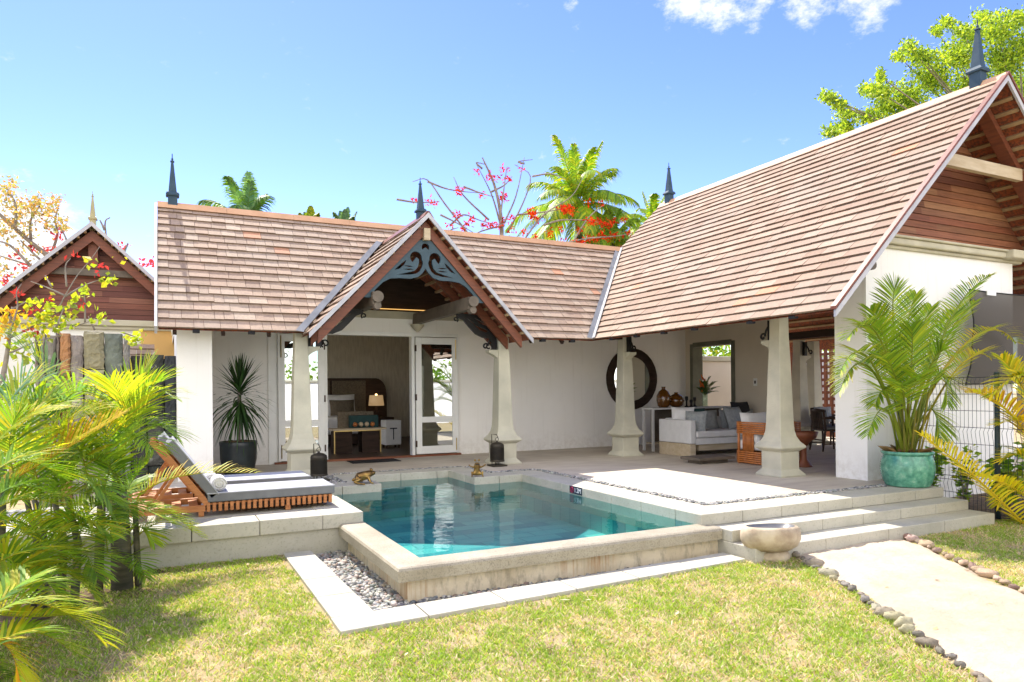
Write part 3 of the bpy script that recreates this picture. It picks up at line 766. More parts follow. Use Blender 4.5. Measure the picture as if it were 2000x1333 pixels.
# -- pavilion roof
r2 = MB(); YG = 5.58
U2 = Vector((1, 0, .97)).normalized(); L2 = (XR2-6.94)*math.hypot(1, .97)
def sp2(p):
    z = p.z
    return [(0, (yv1(z)+.02 if z < ZR1 else 13.04)-YG)]
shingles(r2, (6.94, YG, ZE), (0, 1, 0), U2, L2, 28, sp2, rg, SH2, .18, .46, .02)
XE3 = 2*XR2-6.94
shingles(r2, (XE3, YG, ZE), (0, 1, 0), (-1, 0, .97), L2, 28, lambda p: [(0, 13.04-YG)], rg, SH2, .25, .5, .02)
roof2 = r2.build('roof', 'shingle', villa); tag(roof2, 'tall steep pavilion roof of sunlit pinkish brown shingles')
b = MB(); und([(6.96, YG+.01, ZE), (XR2, YG+.01, ZR2), (XR2, 13.04, ZR2), (xv2(ZR1), YR1, ZR1), (6.96, 10.70, ZE)], .012)
und([(XE3-.02, YG+.01, ZE), (XE3-.02, 13.04, ZE), (XR2, 13.04, ZR2), (XR2, YG+.01, ZR2)], .012)
b.build('underside', 'soffit', roof2)
b = MB()
for k in range(2, 24):      # battens under both slopes
    s = L2*k/24.5
    for sg_ in (1, -1):
        p = Vector((XR2-sg_*(XR2-6.94), 0, ZE))+Vector((sg_*U2.x, 0, U2.z))*s
        ye = 12.9
        b.bar((p.x, YG+.03, p.z-.042), (p.x, ye if p.z > ZR1-.2 or sg_ < 0 else yv1(p.z)-.15, p.z-.042), .05, .045, (-sg_*U2.z, 0, U2.x))
b.build('battens', 'batten', roof2)
for yy in (5.98, 8.2, 10.4, 12.6):
    for sg_ in (1, -1):
        if sg_ > 0 and yy > 10.0: continue
        b = MB(); b.bar((XR2-sg_*2.75, yy, ZE-.18+.97*.73), (XR2, yy, ZR2-.18), .09, .17, (0, 1, 0)); b.build('rafter', 'rafter', roof2)
b = MB(); b.add([(xv2(2.9)+.1, 12.99, 2.9), (XE3-.1-.763, 12.99, 2.9), (XR2, 12.99, ZR2-.06)], [(0, 1, 2)]); b.build('rear_gable', 'darkwood', roof2)
b = MB(); y = YG-.02
while y < 13.04:
    yn = min(y+.9+.3*rnd.random(), 13.06)
    b.hexa([(XR2-.10, y, ZR2-.06), (XR2+.10, y, ZR2-.06), (XR2+.10, yn-.004, ZR2-.06), (XR2-.10, yn-.004, ZR2-.06), (XR2-.022, y, ZR2+.045), (XR2+.022, y, ZR2+.045), (XR2+.022, yn-.004, ZR2+.045), (XR2-.022, yn-.004, ZR2+.045)]); y = yn
b.build('ridge_cap', 'ridge', roof2)
b = MB()
for sg_ in (1, -1):
    b.bar((XR2-sg_*3.50, YG-.02, ZE-.06), (XR2, YG-.02, ZR2-.03), .03, .13, (0, 1, 0)) if False else b.hexa([
        (XR2-sg_*3.48, YG-.03, ZE-.075), (XR2, YG-.03, ZR2-.075), (XR2, YG+.0, ZR2-.075), (XR2-sg_*3.48, YG+.0, ZE-.075),
        (XR2-sg_*3.48, YG-.03, ZE+.005), (XR2, YG-.03, ZR2+.01), (XR2, YG+.0, ZR2+.01), (XR2-sg_*3.48, YG+.0, ZE+.005)])
b.build('rake_trim', 'greytrim', roof2)
b = MB()
for sg_ in (1, -1):
    b.hexa([(XR2-sg_*3.50, YG-.045, ZE+.012), (XR2, YG-.045, ZR2+.018), (XR2, YG+.03, ZR2+.018), (XR2-sg_*3.50, YG+.03, ZE+.012),
            (XR2-sg_*3.50, YG-.045, ZE+.05), (XR2, YG-.045, ZR2+.055), (XR2, YG+.03, ZR2+.055), (XR2-sg_*3.50, YG+.03, ZE+.05)])
b.build('edge_board', 'rafter', roof2)
b = MB(); b.box(9.50, 11.34, 5.86, 5.94, 4.28, 4.45); b.build('collar_beam', 'palebeam', roof2)
# valley flashing between the two roofs: folded sheet
b = MB()
def valley(p0, p1, d0, d1, w0, nup):
    p0 = Vector(p0); p1 = Vector(p1); up = Vector(nup); d0 = Vector(d0); d1 = Vector(d1)
    b.add([p0+d0*w0+up, p0+up*.6, p0+d1*w0+up, p1+d0*w0+up, p1+up*.6, p1+d1*w0+up], [(0, 1, 4, 3), (1, 2, 5, 4)])
valley((6.93, 10.67, ZE), (xv2(ZR1), YR1, ZR1), (-1, 0, 0), (0, -1, 0), .10, (-.02, -.03, .048))
b.build('valley_flashing', 'flash', roof2)
b = MB(); b.bar(Vector((6.93, 10.60, ZE))+Vector((0, 0, .03)), Vector((xv2(ZR1), YR1-.07, ZR1+.03)), .035, .05); b.build('valley_lip', 'greytrim', roof2)
# -- dormer (porch gable)
r3 = MB(); LD = DW*math.hypot(1, DS)
for sg_ in (1, -1):
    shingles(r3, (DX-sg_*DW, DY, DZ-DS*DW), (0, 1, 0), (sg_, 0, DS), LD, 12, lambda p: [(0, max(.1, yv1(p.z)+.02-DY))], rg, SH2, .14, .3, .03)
roof3 = r3.build('porch_roof', 'shingle', villa)
b = MB()
for sg_ in (1, -1):
    und([(DX-sg_*DW, DY+.01, DZ-DS*DW), (DX, DY+.01, DZ), (DX, yv1(DZ)+.3, DZ), (DX-sg_*DW, 11.1, DZ-DS*DW)], .012)
b.build('underside', 'soffit', roof3)
b = MB()
for k in range(1, 13):
    s = k/13.0
    for sg_ in (1, -1): b.bar((DX-sg_*DW*(1-s), DY+.02, DZ-DS*DW*(1-s)-.042), (DX-sg_*DW*(1-s), yv1(DZ-DS*DW*(1-s))+.4, DZ-DS*DW*(1-s)-.042), .045, .04)
b.build('battens', 'batten', roof3)
b = MB(); b.hexa([(DX-.09, DY-.02, DZ-.05), (DX+.09, DY-.02, DZ-.05), (DX+.09, yv1(DZ)+.05, DZ-.05), (DX-.09, yv1(DZ)+.05, DZ-.05), (DX-.02, DY-.02, DZ+.05), (DX+.02, DY-.02, DZ+.05), (DX+.02, yv1(DZ)+.05, DZ+.05), (DX-.02, yv1(DZ)+.05, DZ+.05)])
b.build('ridge_cap', 'rafter', roof3)
b = MB()
for sg_ in (1, -1):
    xa = DX-sg_*(DW+.02); za = DZ-DS*(DW+.02)
    b.hexa([(xa, DY-.03, za-.05), (DX, DY-.03, DZ-.05), (DX, DY, DZ-.05), (xa, DY, za-.05), (xa, DY-.03, za+.03), (DX, DY-.03, DZ+.03), (DX, DY, DZ+.03), (xa, DY, za+.03)])
b.build('rake_trim', 'greytrim', roof3)
for sg_ in (1, -1):
    xa = DX-sg_*(DW-.13); za = DZ-DS*(DW-.13)
    for yy in (DY+.10, DY+.62, DY+1.1):
        b = MB(); b.hexa([(xa, yy, za-.27), (DX, yy, DZ-.27), (DX, yy+.07, DZ-.27), (xa, yy+.07, za-.27), (xa, yy, za-.085), (DX, yy, DZ-.085), (DX, yy+.07, DZ-.085), (xa, yy+.07, za-.085)])
        b.build('rafter', 'rafter', roof3)
b = MB()
for sg_ in (1, -1):
    p0 = Vector((DX-sg_*(DW+.0), 10.63, ZE-.03)); p1 = Vector((DX, yv1(DZ), DZ))
    valley(p0+Vector((-sg_*.0, -.02, 0)), p1, (-sg_, 0, 0), (0, -1, 0), .11, (-sg_*.03, -.035, .05))
b.build('valley_flashing', 'flash', roof3)
# eave trim scroll hooks at the porch corners come with the brackets below
# -- finials
def finial(name, c, kz, m='finial', parent=villa, lab=None):
    b = MB(); k = 1
    b.sqprof([(.115*k, -.12*k), (.115*k, .19*k)], c); b.sqprof([(.155*k, .19*k), (.165*k, .215*k), (.14*k, .25*k), (.105*k, .27*k)], c)
    b.sqprof([(.10*k, .27*k), (.03*k, .82*k)], c); b.sqprof([(.05*k, .82*k), (.045*k, .84*k)], c)
    b.lathe([(.018*k, .84*k), (.03*k, .875*k), (.012*k, .90*k), (.012*k, .96*k), (.002*k, .98*k)], c, 8)
    b.v = [(c[0]+(p[0]-c[0])*kz*.68, c[1]+(p[1]-c[1])*kz*.68, c[2]+(p[2]-c[2])*kz) for p in b.v]
    o = b.build(name, m, parent)

    if lab: tag(o, lab)
    return o
finial('finial', (.17, YR1, ZR1), .92)
finial('finial', (DX, DY+.35, DZ-.02), .70)
finial('finial', (XR2, YG+.37, ZR2), .98)
finial('finial', (XR2, 12.75, ZR2), .94)
# -- walls
b = MB()
DL, DR, DT = 1.80, 5.27, 2.40       # door frame outer
YW = 13.0
b.box(.18, DL, YW, YW+.2, 0, 2.74); b.box(DL, DR, YW, YW+.2, DT, 2.74); b.box(DR, 11.07, YW, YW+.2, 0, 2.74); b.box(6.2, 11.07, YW, YW+.2, 2.741, 4.2)
b.build('front_wall', 'veranda', villa)
b = MB(); b.box(.66, 6.2, YW-.03, YW-.002, 2.66, 2.80); b.build('wall_plate', 'cornice', villa)
b = MB(); b.box(1.2, 6.19, YW-.02, YW+.01, 2.835, 2.848); b.build('cove_light', 'ledstrip', villa)
b = MB(); b.box(.2, 6.19, YW+.05, YW+.2, 2.80, 4.28); b.build('gable_shade_sheet', 'darkwood', villa)  # dark sheet coloured to stand in for the shaded void under the porch roof
b = MB(); b.box(.18, .65, 11.2, YW, 0, 2.42); b.box(.18, .38, YW+.2, 13.6, 0, 3.0); b.box(.18, .38, 18.0, 19.0, 0, 3.0); b.box(.18, .38, 13.6, 18.0, 2.6, 3.0); b.box(.18, .38, 13.6, 18.0, 0, .3)  # the opening left in this wall is added, unseen, to let skylight into the bedroom
b.add([(.2, 11.2, 2.42), (.2, 19, 2.42), (.2, YR1, ZR1-.08)], [(0, 1, 2)])
b.build('side_wall', 'white', villa)
# bedroom interior
b = MB(); b.box(.38, 7.6, 18.4, 18.55, 0, 2.75); b.box(7.45, 7.6, 13.2, 18.4, 0, 2.75); b.build('bedroom_wall', 'wall_paper', villa)
b = MB(); b.box(.38, 7.45, YW+.2, 18.4, 2.75, 2.85); b.build('ceiling', 'white', villa)
b = MB(); b.box(.38, 7.45, YW+.06, 18.4, 0.0, .03); b.build('bedroom_floor', 'floorwood', villa)
b = MB(); b.box(DL-.05, DR+.02, YW-.10, YW+.06, -.01, .035); b.build('door_sill', 'sill', villa)
b = MB()
b.box(DL, DL+.07, YW-.035, YW+.12, .035, DT); b.box(DR-.07, DR, YW-.035, YW+.12, .035, DT) if False else None
b.box(DL, DR, YW-.03, YW+.12, DT-.075, DT+.0); b.box(2.63, 2.69, YW-.03, YW+.12, .035, DT-.075); b.box(4.30, 4.36, YW-.03, YW+.12, .035, DT-.075); b.box(DR-.03, DR, YW-.02, YW+.0, .035, DT-.075)
b.box(DL-.14, DL, YW-.03, YW+.0, .0, DT)
b.build('door_frame', 'trim', villa)
def door_leaf(x0, x1, hx):
    b = MB(); y0, y1 = YW-.085, YW-.04; z0, z1 = .05, 2.31
    s = .115
    b.box(x0, x0+s, y0, y1, z0, z1); b.box(x1-s, x1, y0, y1, z0, z1)
    b.box(x0+s, x1-s, y0, y1, z1-.13, z1); b.box(x0+s, x1-s, y0, y1, z0, z0+.15); b.box(x0+s, x1-s, y0, y1, .66, .77)
    d = b.build('door', 'trim', villa, bevel=.004)
    for za, zb in ((.20, .66), (.77, z1-.13)):
        g = MB(); g.box(x0+s, x1-s, y0+.018, y0+.024, za, zb); g.build('pane', 'glass', d)
    h = MB()
    for za, zb in ((.10, .34), (z1-.42, z1-.03)): h.tube([(hx, y0-.012, za), (hx, y0-.012, zb)], .010, 6)
    h.build('bolt', 'brass', d)
    h = MB(); xo = x0 if hx > (x0+x1)/2 else x1
    for zz in (.25, 1.15, 2.1): h.box(xo-.012, xo+.012, y0-.008, y1, zz-.06, zz+.06)
    h.build('hinge', 'walnut', d)
door_leaf(4.37, 5.235, 5.19)
door_leaf(1.82, 2.63, 1.87)
# -- gable wall on the right with cornice and boarding
GY = 6.34
b = MB(); b.box(8.52, 9.0, GY, GY+.50, -.0, 3.18); b.box(9.0, 11.97, GY+.004, GY+.3, ZL-.1, 3.18)
b.build('gable_wall', 'white', villa)
b = MB()
for z0, z1, d in ((3.18, 3.23, .05), (3.23, 3.32, .11), (3.32, 3.36, .14)):
    b.box(8.45, 12.15, GY-d, GY+.3, z0, z1-.001)
b.box(11.6, 12.22, GY-.22, GY+.3, 3.22, 3.35)
b.build('cornice', 'cornice', villa, bevel=.02)
b = MB(); z = 3.362; rg2 = random.Random(5)
while z < 5.2:
    z1 = z+.098; xa = xv2(z1)+.02; xb = 2*XR2-xa
    if xb-xa < .1: break
    x = max(8.2, xa) if False else xa
    cuts = [xa, xa+(xb-xa)*(.25+.5*rg2.random()), xb]
    for p, q in zip(cuts, cuts[1:]):
        c = vary(rg2.choice([(.26, .105, .05), (.20, .075, .038), (.31, .14, .07), (.17, .062, .034)]), .2, rg2)
        yb = GY+.10
        b.hexa([(p, yb-.022, z), (q, yb-.022, z), (q, yb+.03, z), (p, yb+.03, z), (p+(.097 if p == xa else 0), yb-.006, z1), (q-(.097 if q == xb else 0), yb-.006, z1), (q-(.097 if q == xb else 0), yb+.03, z1), (p+(.097 if p == xa else 0), yb+.03, z1)], c)
    z = z1+.004
b.build('gable_boards', 'board', villa)
b = MB(); q_ = at(1706, 517, 5.72); b.tube([(q_.x, 5.72, q_.z), (q_.x, 12.5, q_.z)], .062, 14); b.build('purlin', 'greybeam', villa)
# -- end wall with a framed opening, courtyard beyond
XE = 11.07
b = MB()
oy0, oy1, oz0, oz1 = 11.42, 12.80, .30, 2.30
b.box(XE, XE+.25, 10.2, oy0, 0, 3.4); b.box(XE, XE+.25, oy1, 13.2, 0, 3.4); b.box(XE, XE+.25, oy0, oy1, oz1, 3.4); b.box(XE, XE+.25, oy0, oy1, 0, oz0)
b.build('end_wall', 'taupe' if False else 'cream', villa)
b = MB()
for y0, y1, z0, z1 in ((oy0-.02, oy0+.08, oz0, oz1), (oy1-.08, oy1+.02, oz0, oz1), (oy0+.08, oy1-.08, oz1-.07, oz1+.03)): b.box(XE-.025, XE+.27, y0, y1, z0, z1)
b.build('window_frame', 'greentrim', villa)
# -- columns with base, ledge, capital brackets
def column(c, side, z1=2.32, m='stonecol'):
    b = MB()
    b.sqprof([(.245, 0), (.245, .025), (.195, .085), (.182, .10), (.182, .355)], c)
    b.sqprof([(.182, .355), (.25, .405), (.254, .425), (.244, .44), (.195, .495), (.162, .565), (.143, .65), (.135, .78), (.126, 1.1), (.112, 1.6), (.096, 2.0), (.092, z1)], c)
    col = b.build('column', m, villa, bevel=.008)
    sd = Vector(side)
    b = MB()
    for s_ in (1,):
        d = sd*s_; q = Vector((-d.y, d.x, 0)); base = Vector(c)
        pr = [(.09, 1.80), (.115, 1.84), (.17, 1.88), (.26, 1.92), (.275, 1.93), (.275, 1.965), (.09, 1.965)]
        vs = [base+d*o_+q*.07+Vector((0, 0, z)) for o_, z in pr]+[base+d*o_-q*.07+Vector((0, 0, z)) for o_, z in pr]
        k = len(pr); b.add(vs, [tuple(range(k)), tuple(range(2*k-1, k-1, -1))]+[(i, (i+1) % k, k+(i+1) % k, k+i) for i in range(k)])
    b.build('capital', m, col, bevel=.004)
    return col
def scroll(c, d, z, s=1.0, parent=None):       # iron post with a curled end standing on a capital
    b = MB(); d = Vector(d); base = Vector((c[0], c[1], z))
    b.bar(base+d*.15, base+d*.15+Vector((0, 0, .30)), .07, .07, (0, 1, 0) if abs(d.x) > .5 else (1, 0, 0))
    p = [base+d*.16+Vector((0, 0, .26)), base+d*.24+Vector((0, 0, .16)), base+d*.27+Vector((0, 0, .07))]
    for i in range(13):
        a = -math.pi*.1 - i*.5; r_ = .055*(1-i/17)
        p.append(base+d*(.305+r_*math.cos(math.pi+a*-1))+Vector((0, 0, .065-r_*math.sin(math.pi-a))))
    b.tube(p, .016, 6)
    b.build('iron_bracket', 'iron', parent)
cA = column((1.88, 11.0, 0), (1, 0, 0)); scroll((1.88, 11, 0), (1, 0, 0), 1.965, 1, cA)
cB = column((5.28, 10.99, 0), (-1, 0, 0)); scroll((5.28, 10.99, 0), (-1, 0, 0), 1.965, 1, cB)
cC = column((7.92, 11.05, 0), (0, -1, 0)); scroll((7.92, 11.05, 0), (0, -1, 0), 1.965, 1, cC)
cD = column((8.02, 7.38, 0), (0, 1, 0)); scroll((8.02, 7.38, 0), (0, 1, 0), 1.965, 1, cD)
cE = column((12.62, 11.05, 0), (1, 0, 0)); scroll((12.62, 11.05, 0), (0, -1, 0), 1.965, 1, cE)
cF = column((13.3, 11.25, 0), (0, 1, 0))
for p_, q_ in (((7.97, 6.9, 2.41), (7.97, 12.9, 2.41)), ((.66, 11.05, 2.27), (1.98, 11.05, 2.27)), ((5.2, 11.05, 2.27), (7.88, 11.05, 2.27)), ((12.6, 6.7, 2.42), (12.6, 12.9, 2.42))):
    b = MB(); b.bar(p_, q_, .15, .15 if p_[2] > 2.3 else .10); b.build('eave_beam', 'darkwood', villa)
# -- porch truss: two beams to the wall, corbels, fretwork
for xb in (2.86, 4.40):
    b = MB(); b.box(xb-.065, xb+.065, 10.22, YW, 2.56, 2.76); t = b.build('porch_beam', 'greybeam', villa, bevel=.006)
    b = MB(); b.tube([(xb, 10.15, 2.68), (xb, 10.23, 2.68)], .085, 14); b.tube([(xb, 10.17, 2.545), (xb, 10.30, 2.545)], .055, 12); b.build('beam_end', 'palebeam' if False else 'greybeam', t)
    b = MB(); b.lathe([(.02, -.14), (.05, -.12), (.13, -.03), (.135, 0)], (xb, YW-.10, 2.555), 14); b.build('corbel', 'cornice', t)
def mirr(p): return [(-x, y) for x, y in p][::-1]
# fretwork board, local x from the ridge line, local y = height (outline read off the gable)
yF = 10.33
outer = [(0, 3.62), (-.12, 3.60), (-.40, 3.30), (-.80, 2.88), (-1.0, 2.68), (-.88, 2.68), (-.80, 2.80), (-.68, 2.92), (-.56, 2.985), (-.42, 3.0), (-.24, 3.0), (-.12, 3.035), (-.05, 3.10), (0, 3.17)]
out = outer + [(-x, y) for x, y in outer[1:-1]][::-1]
def arc(cx, cy, r0, a0, a1, n=10): return [(cx+r0*math.cos(R(a0+(a1-a0)*i/n)), cy+r0*math.sin(R(a0+(a1-a0)*i/n))) for i in range(n+1)]
swirl = arc(-.155, 3.33, .095, 200, -10, 12) + [(-.04, 3.26), (-.055, 3.20), (-.09, 3.13), (-.15, 3.085), (-.26, 3.06), (-.45, 3.05), (-.30, 3.09), (-.18, 3.125), (-.13, 3.18), (-.11, 3.25), (-.11, 3.31), (-.15, 3.335), (-.19, 3.28), (-.215, 3.255)]
top = arc(0, 3.50, .062, 215, -35, 12) + [(.02, 3.485), (0, 3.50), (-.02, 3.485)]
sl1 = [(-.20, 3.185), (-.26, 3.20), (-.36, 3.195), (-.27, 3.178)]; sl2 = [(-.19, 3.145), (-.26, 3.155), (-.37, 3.14), (-.27, 3.13)]
sl3 = [(-.31, 3.28), (-.36, 3.25), (-.50, 3.12), (-.42, 3.14), (-.34, 3.215)];
plate('fretwork', [out, swirl, mirr(swirl), top, sl1, mirr(sl1), sl2, mirr(sl2), sl3, mirr(sl3)], .04, (DX, yF, 0), (1, 0, 0), (0, 0, 1), 'fret', roof3)
b = MB(); b.box(DX-.05, DX+.05, 10.22, yF-.03, 3.60, 3.78); b.build('ridge_block', 'palebeam', roof3)
# iron fret brackets below each beam, in the porch plane
for s_, xb, xc in ((1, 4.46, 5.28), (-1, 2.80, 1.88)):
    o_ = [(0, .0), (.10, 0), (.50, -.02), (.66, -.30), (.74, -.44), (.74, -.62), (.66, -.62), (.655, -.50), (.60, -.40), (.48, -.40), (.34, -.34), (.22, -.22), (.12, -.11), (.0, -.06)]
    h1 = [(.16, -.06), (.30, -.16), (.42, -.27), (.54, -.31), (.60, -.28), (.50, -.24), (.38, -.20), (.28, -.12)]
    h2 = [(.32, -.06), (.42, -.15), (.52, -.19), (.56, -.17), (.44, -.11)]
    if s_ < 0: o_, h1, h2 = mirr(o_), mirr(h1), mirr(h2)
    o = plate('iron_fret', [o_, h1, h2], .03, (xb-s_*.04, 10.95, 2.57), (1, 0, 0), (0, 0, 1), 'iron', villa)
    b = MB()
    for (cx, cz, r0) in ((xb-s_*.05, 2.47, .045), (xb+s_*.555, 2.02, .07)):
        b.tube([(cx+s_*r0*(1-i/20)*math.cos(.5*i-1), 10.95, cz+r0*(1-i/20)*math.sin(.5*i-1)) for i in range(14)], .013, 6)
    b.build('scroll', 'iron', o)
# small eave brackets
for xx in (.42, 1.15, 5.95, 6.55): b = MB(); b.box(xx-.045, xx+.045, 10.69, 10.77, ZE-.045, ZE+.0); b.build('eave_bracket', 'black', villa)
for yy in (6.2, 6.9, 8.0, 8.7, 9.4, 10.1): b = MB(); b.box(6.95, 7.02, yy-.045, yy+.045, ZE-.035, ZE+.0); b.build('eave_bracket', 'black', villa)
b = MB()
sw = thing('light_switch', 'small white light switch with a dark rocker on the end wall right of the window', 'switch', (XE, 10.82, 1.39))
b = MB(); b.box(XE-.012, XE-.001, 10.77, 10.87, 1.31, 1.47); b.build('plate', 'trim', sw); b = MB(); b.box(XE-.018, XE-.0125, 10.80, 10.84, 1.36, 1.42); b.build('rocker', 'black', sw)
b = MB(); b.box(.20, 10.9, 12.985, 13.0, 0, .06) if False else None
# ------------------------------------------------------------------ loungers
def lounger(label, org):
    x0, y0, z0 = org           # foot end right-front corner of the frame
    L, W = 1.30, .64
    t = thing('sun_lounger', label, 'sun lounger', org, 'wooden sun loungers with grey cushions')
    b = MB(); n = 23
    for s_ in (0, W-.03):
        for i in range(n):
            xx = x0-.02-L+L*(i+.5)/n
            b.box(xx-.017, xx+.017, y0+s_, y0+s_+.03, z0+.045, z0+.135)
    b.box(x0-L-.02, x0-.02, y0+.03, y0+W-.03, z0+.11, z0+.13); b.box(x0-.04, x0-.02, y0+.06, y0+W-.06, z0+.05, z0+.11)
    b.build('slatted_frame', 'teak', t, bevel=.003)
    b = MB()
    for s_ in (.032, W-.05): b.box(x0-L-.02, x0-.045, y0+s_, y0+s_+.016, z0+.056, z0+.108)
    b.build('slat_shade_strip', 'darkwood', t)  # dark strips behind the slats paint in the shade of the gaps
    b = MB()
    for s_ in (0, W-.045): b.box(x0-2.15, x0-L-.02, y0+s_, y0+s_+.045, z0+.05, z0+.115)
    b.box(x0-2.15, x0-2.09, y0+.045, y0+W-.045, z0+.05, z0+.115)
    for k in range(4): b.box(x0-1.95+k*.16, x0-1.86+k*.16, y0+.045, y0+W-.045, z0+.085, z0+.10)
    b.build('rear_rails', 'teak', t, bevel=.004)
    for xx in (x0-.50, x0-1.36, x0-2.05):
        for s_ in (.01, W-.06):
            b = MB(); b.box(xx-.025, xx+.025, y0+s_, y0+s_+.05, z0, z0+.05); b.build('foot', 'teak', t)
    # hinged back
    hx, hz = x0-L-.0, z0+.12; a = R(54); d = Vector((-math.cos(a), 0, math.sin(a))); nn = Vector((math.sin(a), 0, math.cos(a)))
    b = MB()
    for s_ in (.03, W-.03): b.bar(Vector((hx, y0+s_, hz)), Vector((hx, y0+s_, hz))+d*.76, .04, .06, nn)
    for k in range(7): p = Vector((hx, y0+.05, hz))+d*(.08+k*.105); b.bar(p, p+Vector((0, W-.1, 0)), .07, .018, nn)
    b.build('back_frame', 'teak', t, bevel=.003)
    b = MB()
    for s_ in (.05, W-.05): b.bar(Vector((hx, y0+s_, hz))+d*.45, Vector((hx-.52, y0+s_, z0+.10)), .03, .03)
    b.build('prop', 'teak', t)
    def cush(name, p, u, v, w_, l, wd, th):
        p = Vector(p); b = MB(); b.cur = 0
        q = [p, p+u*l, p+u*l+v*wd, p+v*wd]
        r_ = [x+w_*th for x in q]
        b.add(r_, [(0, 1, 2, 3)]); b.cur = 1
        b.add(q+r_, [(3, 2, 1, 0), (0, 1, 5, 4), (1, 2, 6, 5), (2, 3, 7, 6), (3, 0, 4, 7)])
        o = b.build(name, ('cushion', 'cushside'), t)  # side faces darker than the top: shade put into the colour
        wl = o.modifiers.new('weld', 'WELD'); wl.merge_threshold = .0005
        bv = o.modifiers.new('bevel', 'BEVEL'); bv.width = .014; bv.segments = 3; bv.limit_method = 'ANGLE'
        g = MB(); rr = [x+w_*(th-.004) for x in q]; g.tube(rr+[rr[0]], .006, 5); g.build('piping', 'cushion', o)
    cush('seat_cushion', (x0-L, y0+.0, z0+.14), Vector((1, 0, 0)), Vector((0, 1, 0)), Vector((0, 0, 1)), L, W, .095)
    cush('back_cushion', Vector((hx, y0, hz+.02))+nn*.045, d, Vector((0, 1, 0)), nn, .72, W, .095)
    return t
lg = lounger('sunlit wooden sun lounger at the pool edge with two rolled towels on its grey cushion', (1.70, 7.86, .006))
l2 = copy_tree(lg); l2.location = (1.62, 8.86, .006); tag(l2, 'second sun lounger standing in the roof shade behind the one with towels')
def towel(loc, label, r_=.075, ln=.30):
    t = thing('rolled_towel', label, 'towel', loc, 'rolled white towels')
    b = MB(); b.tube([(loc[0]+.02, loc[1]+ln*k/6, loc[2]+r_+.003*(k % 2)) for k in range(7)], [r_*.97, r_, r_*1.01, r_, r_*1.01, r_, r_*.97], 20)
    b.build('roll', 'towel', t, True)
    b = MB(); b.tube([(loc[0]+.02+r_*(.95-i*.022)*math.cos(i*.42), loc[1]-.004, loc[2]+r_+r_*(.95-i*.022)*math.sin(i*.42)) for i in range(40)], .0065, 5); b.build('coiled_edge', 'towel', t, True)
towel((.50, 7.93, .247), 'rolled white towel at the front edge of the lounger cushion'); towel((.44, 8.27, .247), 'rolled white towel behind another towel, further from the camera')

# ------------------------------------------------------------------ lanterns
def lantern(loc, label, top):
    t = thing('lantern', label, 'lantern', loc, 'pierced iron lanterns by the pool')
    b = MB(); x, y, z = loc; b.box(x-.13, x+.13, y-.13, y+.13, z, z+.025); b.build('base_plate', 'lantern', t, bevel=.004)
    zb = z+.075
    b = MB(); b.tube([(x-.03, y, z+.02), (x-.03, y, zb)], .007, 6); b.tube([(x+.03, y, z+.02), (x+.03, y, zb)], .007, 6); b.build('foot', 'lantern', t)
    # pierced body: lattice of small bars on a cylinder, inner dark core
    b = MB(); r_ = .115; h = .26; n = 26; m = 11
    b.lathe([(r_-.014, zb+.002), (r_-.014, zb+h-.002)], (x, y, 0), 20)
    body = b.build('lining', 'black', t)
    b = MB()
    b.lathe([(r_+.006, zb), (r_+.01, zb+.012), (r_+.002, zb+.03), (r_+.002, zb+.03)], (x, y, 0), 24); b.lathe([(r_, zb+h-.03), (r_+.004, zb+h), (r_*.94, zb+h+.03), (r_*.6, zb+h+.055), (r_*.2, zb+h+.065), (.012, zb+h+.08)], (x, y, 0), 24)
    for i in range(n):
        for j in range(m):
            a0 = 2*math.pi*(i+(.5 if j % 2 else 0))/n; a1 = a0+math.pi/n; a2 = a0-math.pi/n; z0 = zb+.03+(h-.06)*j/m; z1 = zb+.03+(h-.06)*(j+1)/m
            for aa in (a1, a2): b.bar((x+r_*math.cos(a0), y+r_*math.sin(a0), z0), (x+r_*math.cos(aa), y+r_*math.sin(aa), z1), .006, .005)
    b.build('pierced_shade', 'lantern', t)
    zt = zb+h+.08
    b = MB(); b.tube([(x+.028*math.cos(i*.45), y, zt+.03+.028*math.sin(i*.45)) for i in range(15)], .005, 6); b.build('ring', 'lantern', t)
    b = MB(); b.tube([(x-.05, y+.10, z+.02), (x-.05, y+.10, zt+.11), (x, y+.02, zt+.11), (x+.01, y, zt+.075), (x+.02, y, zt+.06)], .007, 6); b.build('hook', 'lantern', t)
lantern((1.98, 10.18, .006), 'pierced iron lantern by the left porch column behind the lounger', 0)
lantern((5.00, 10.62, .006), 'pierced iron lantern in front of the porch column right of the door', 0)
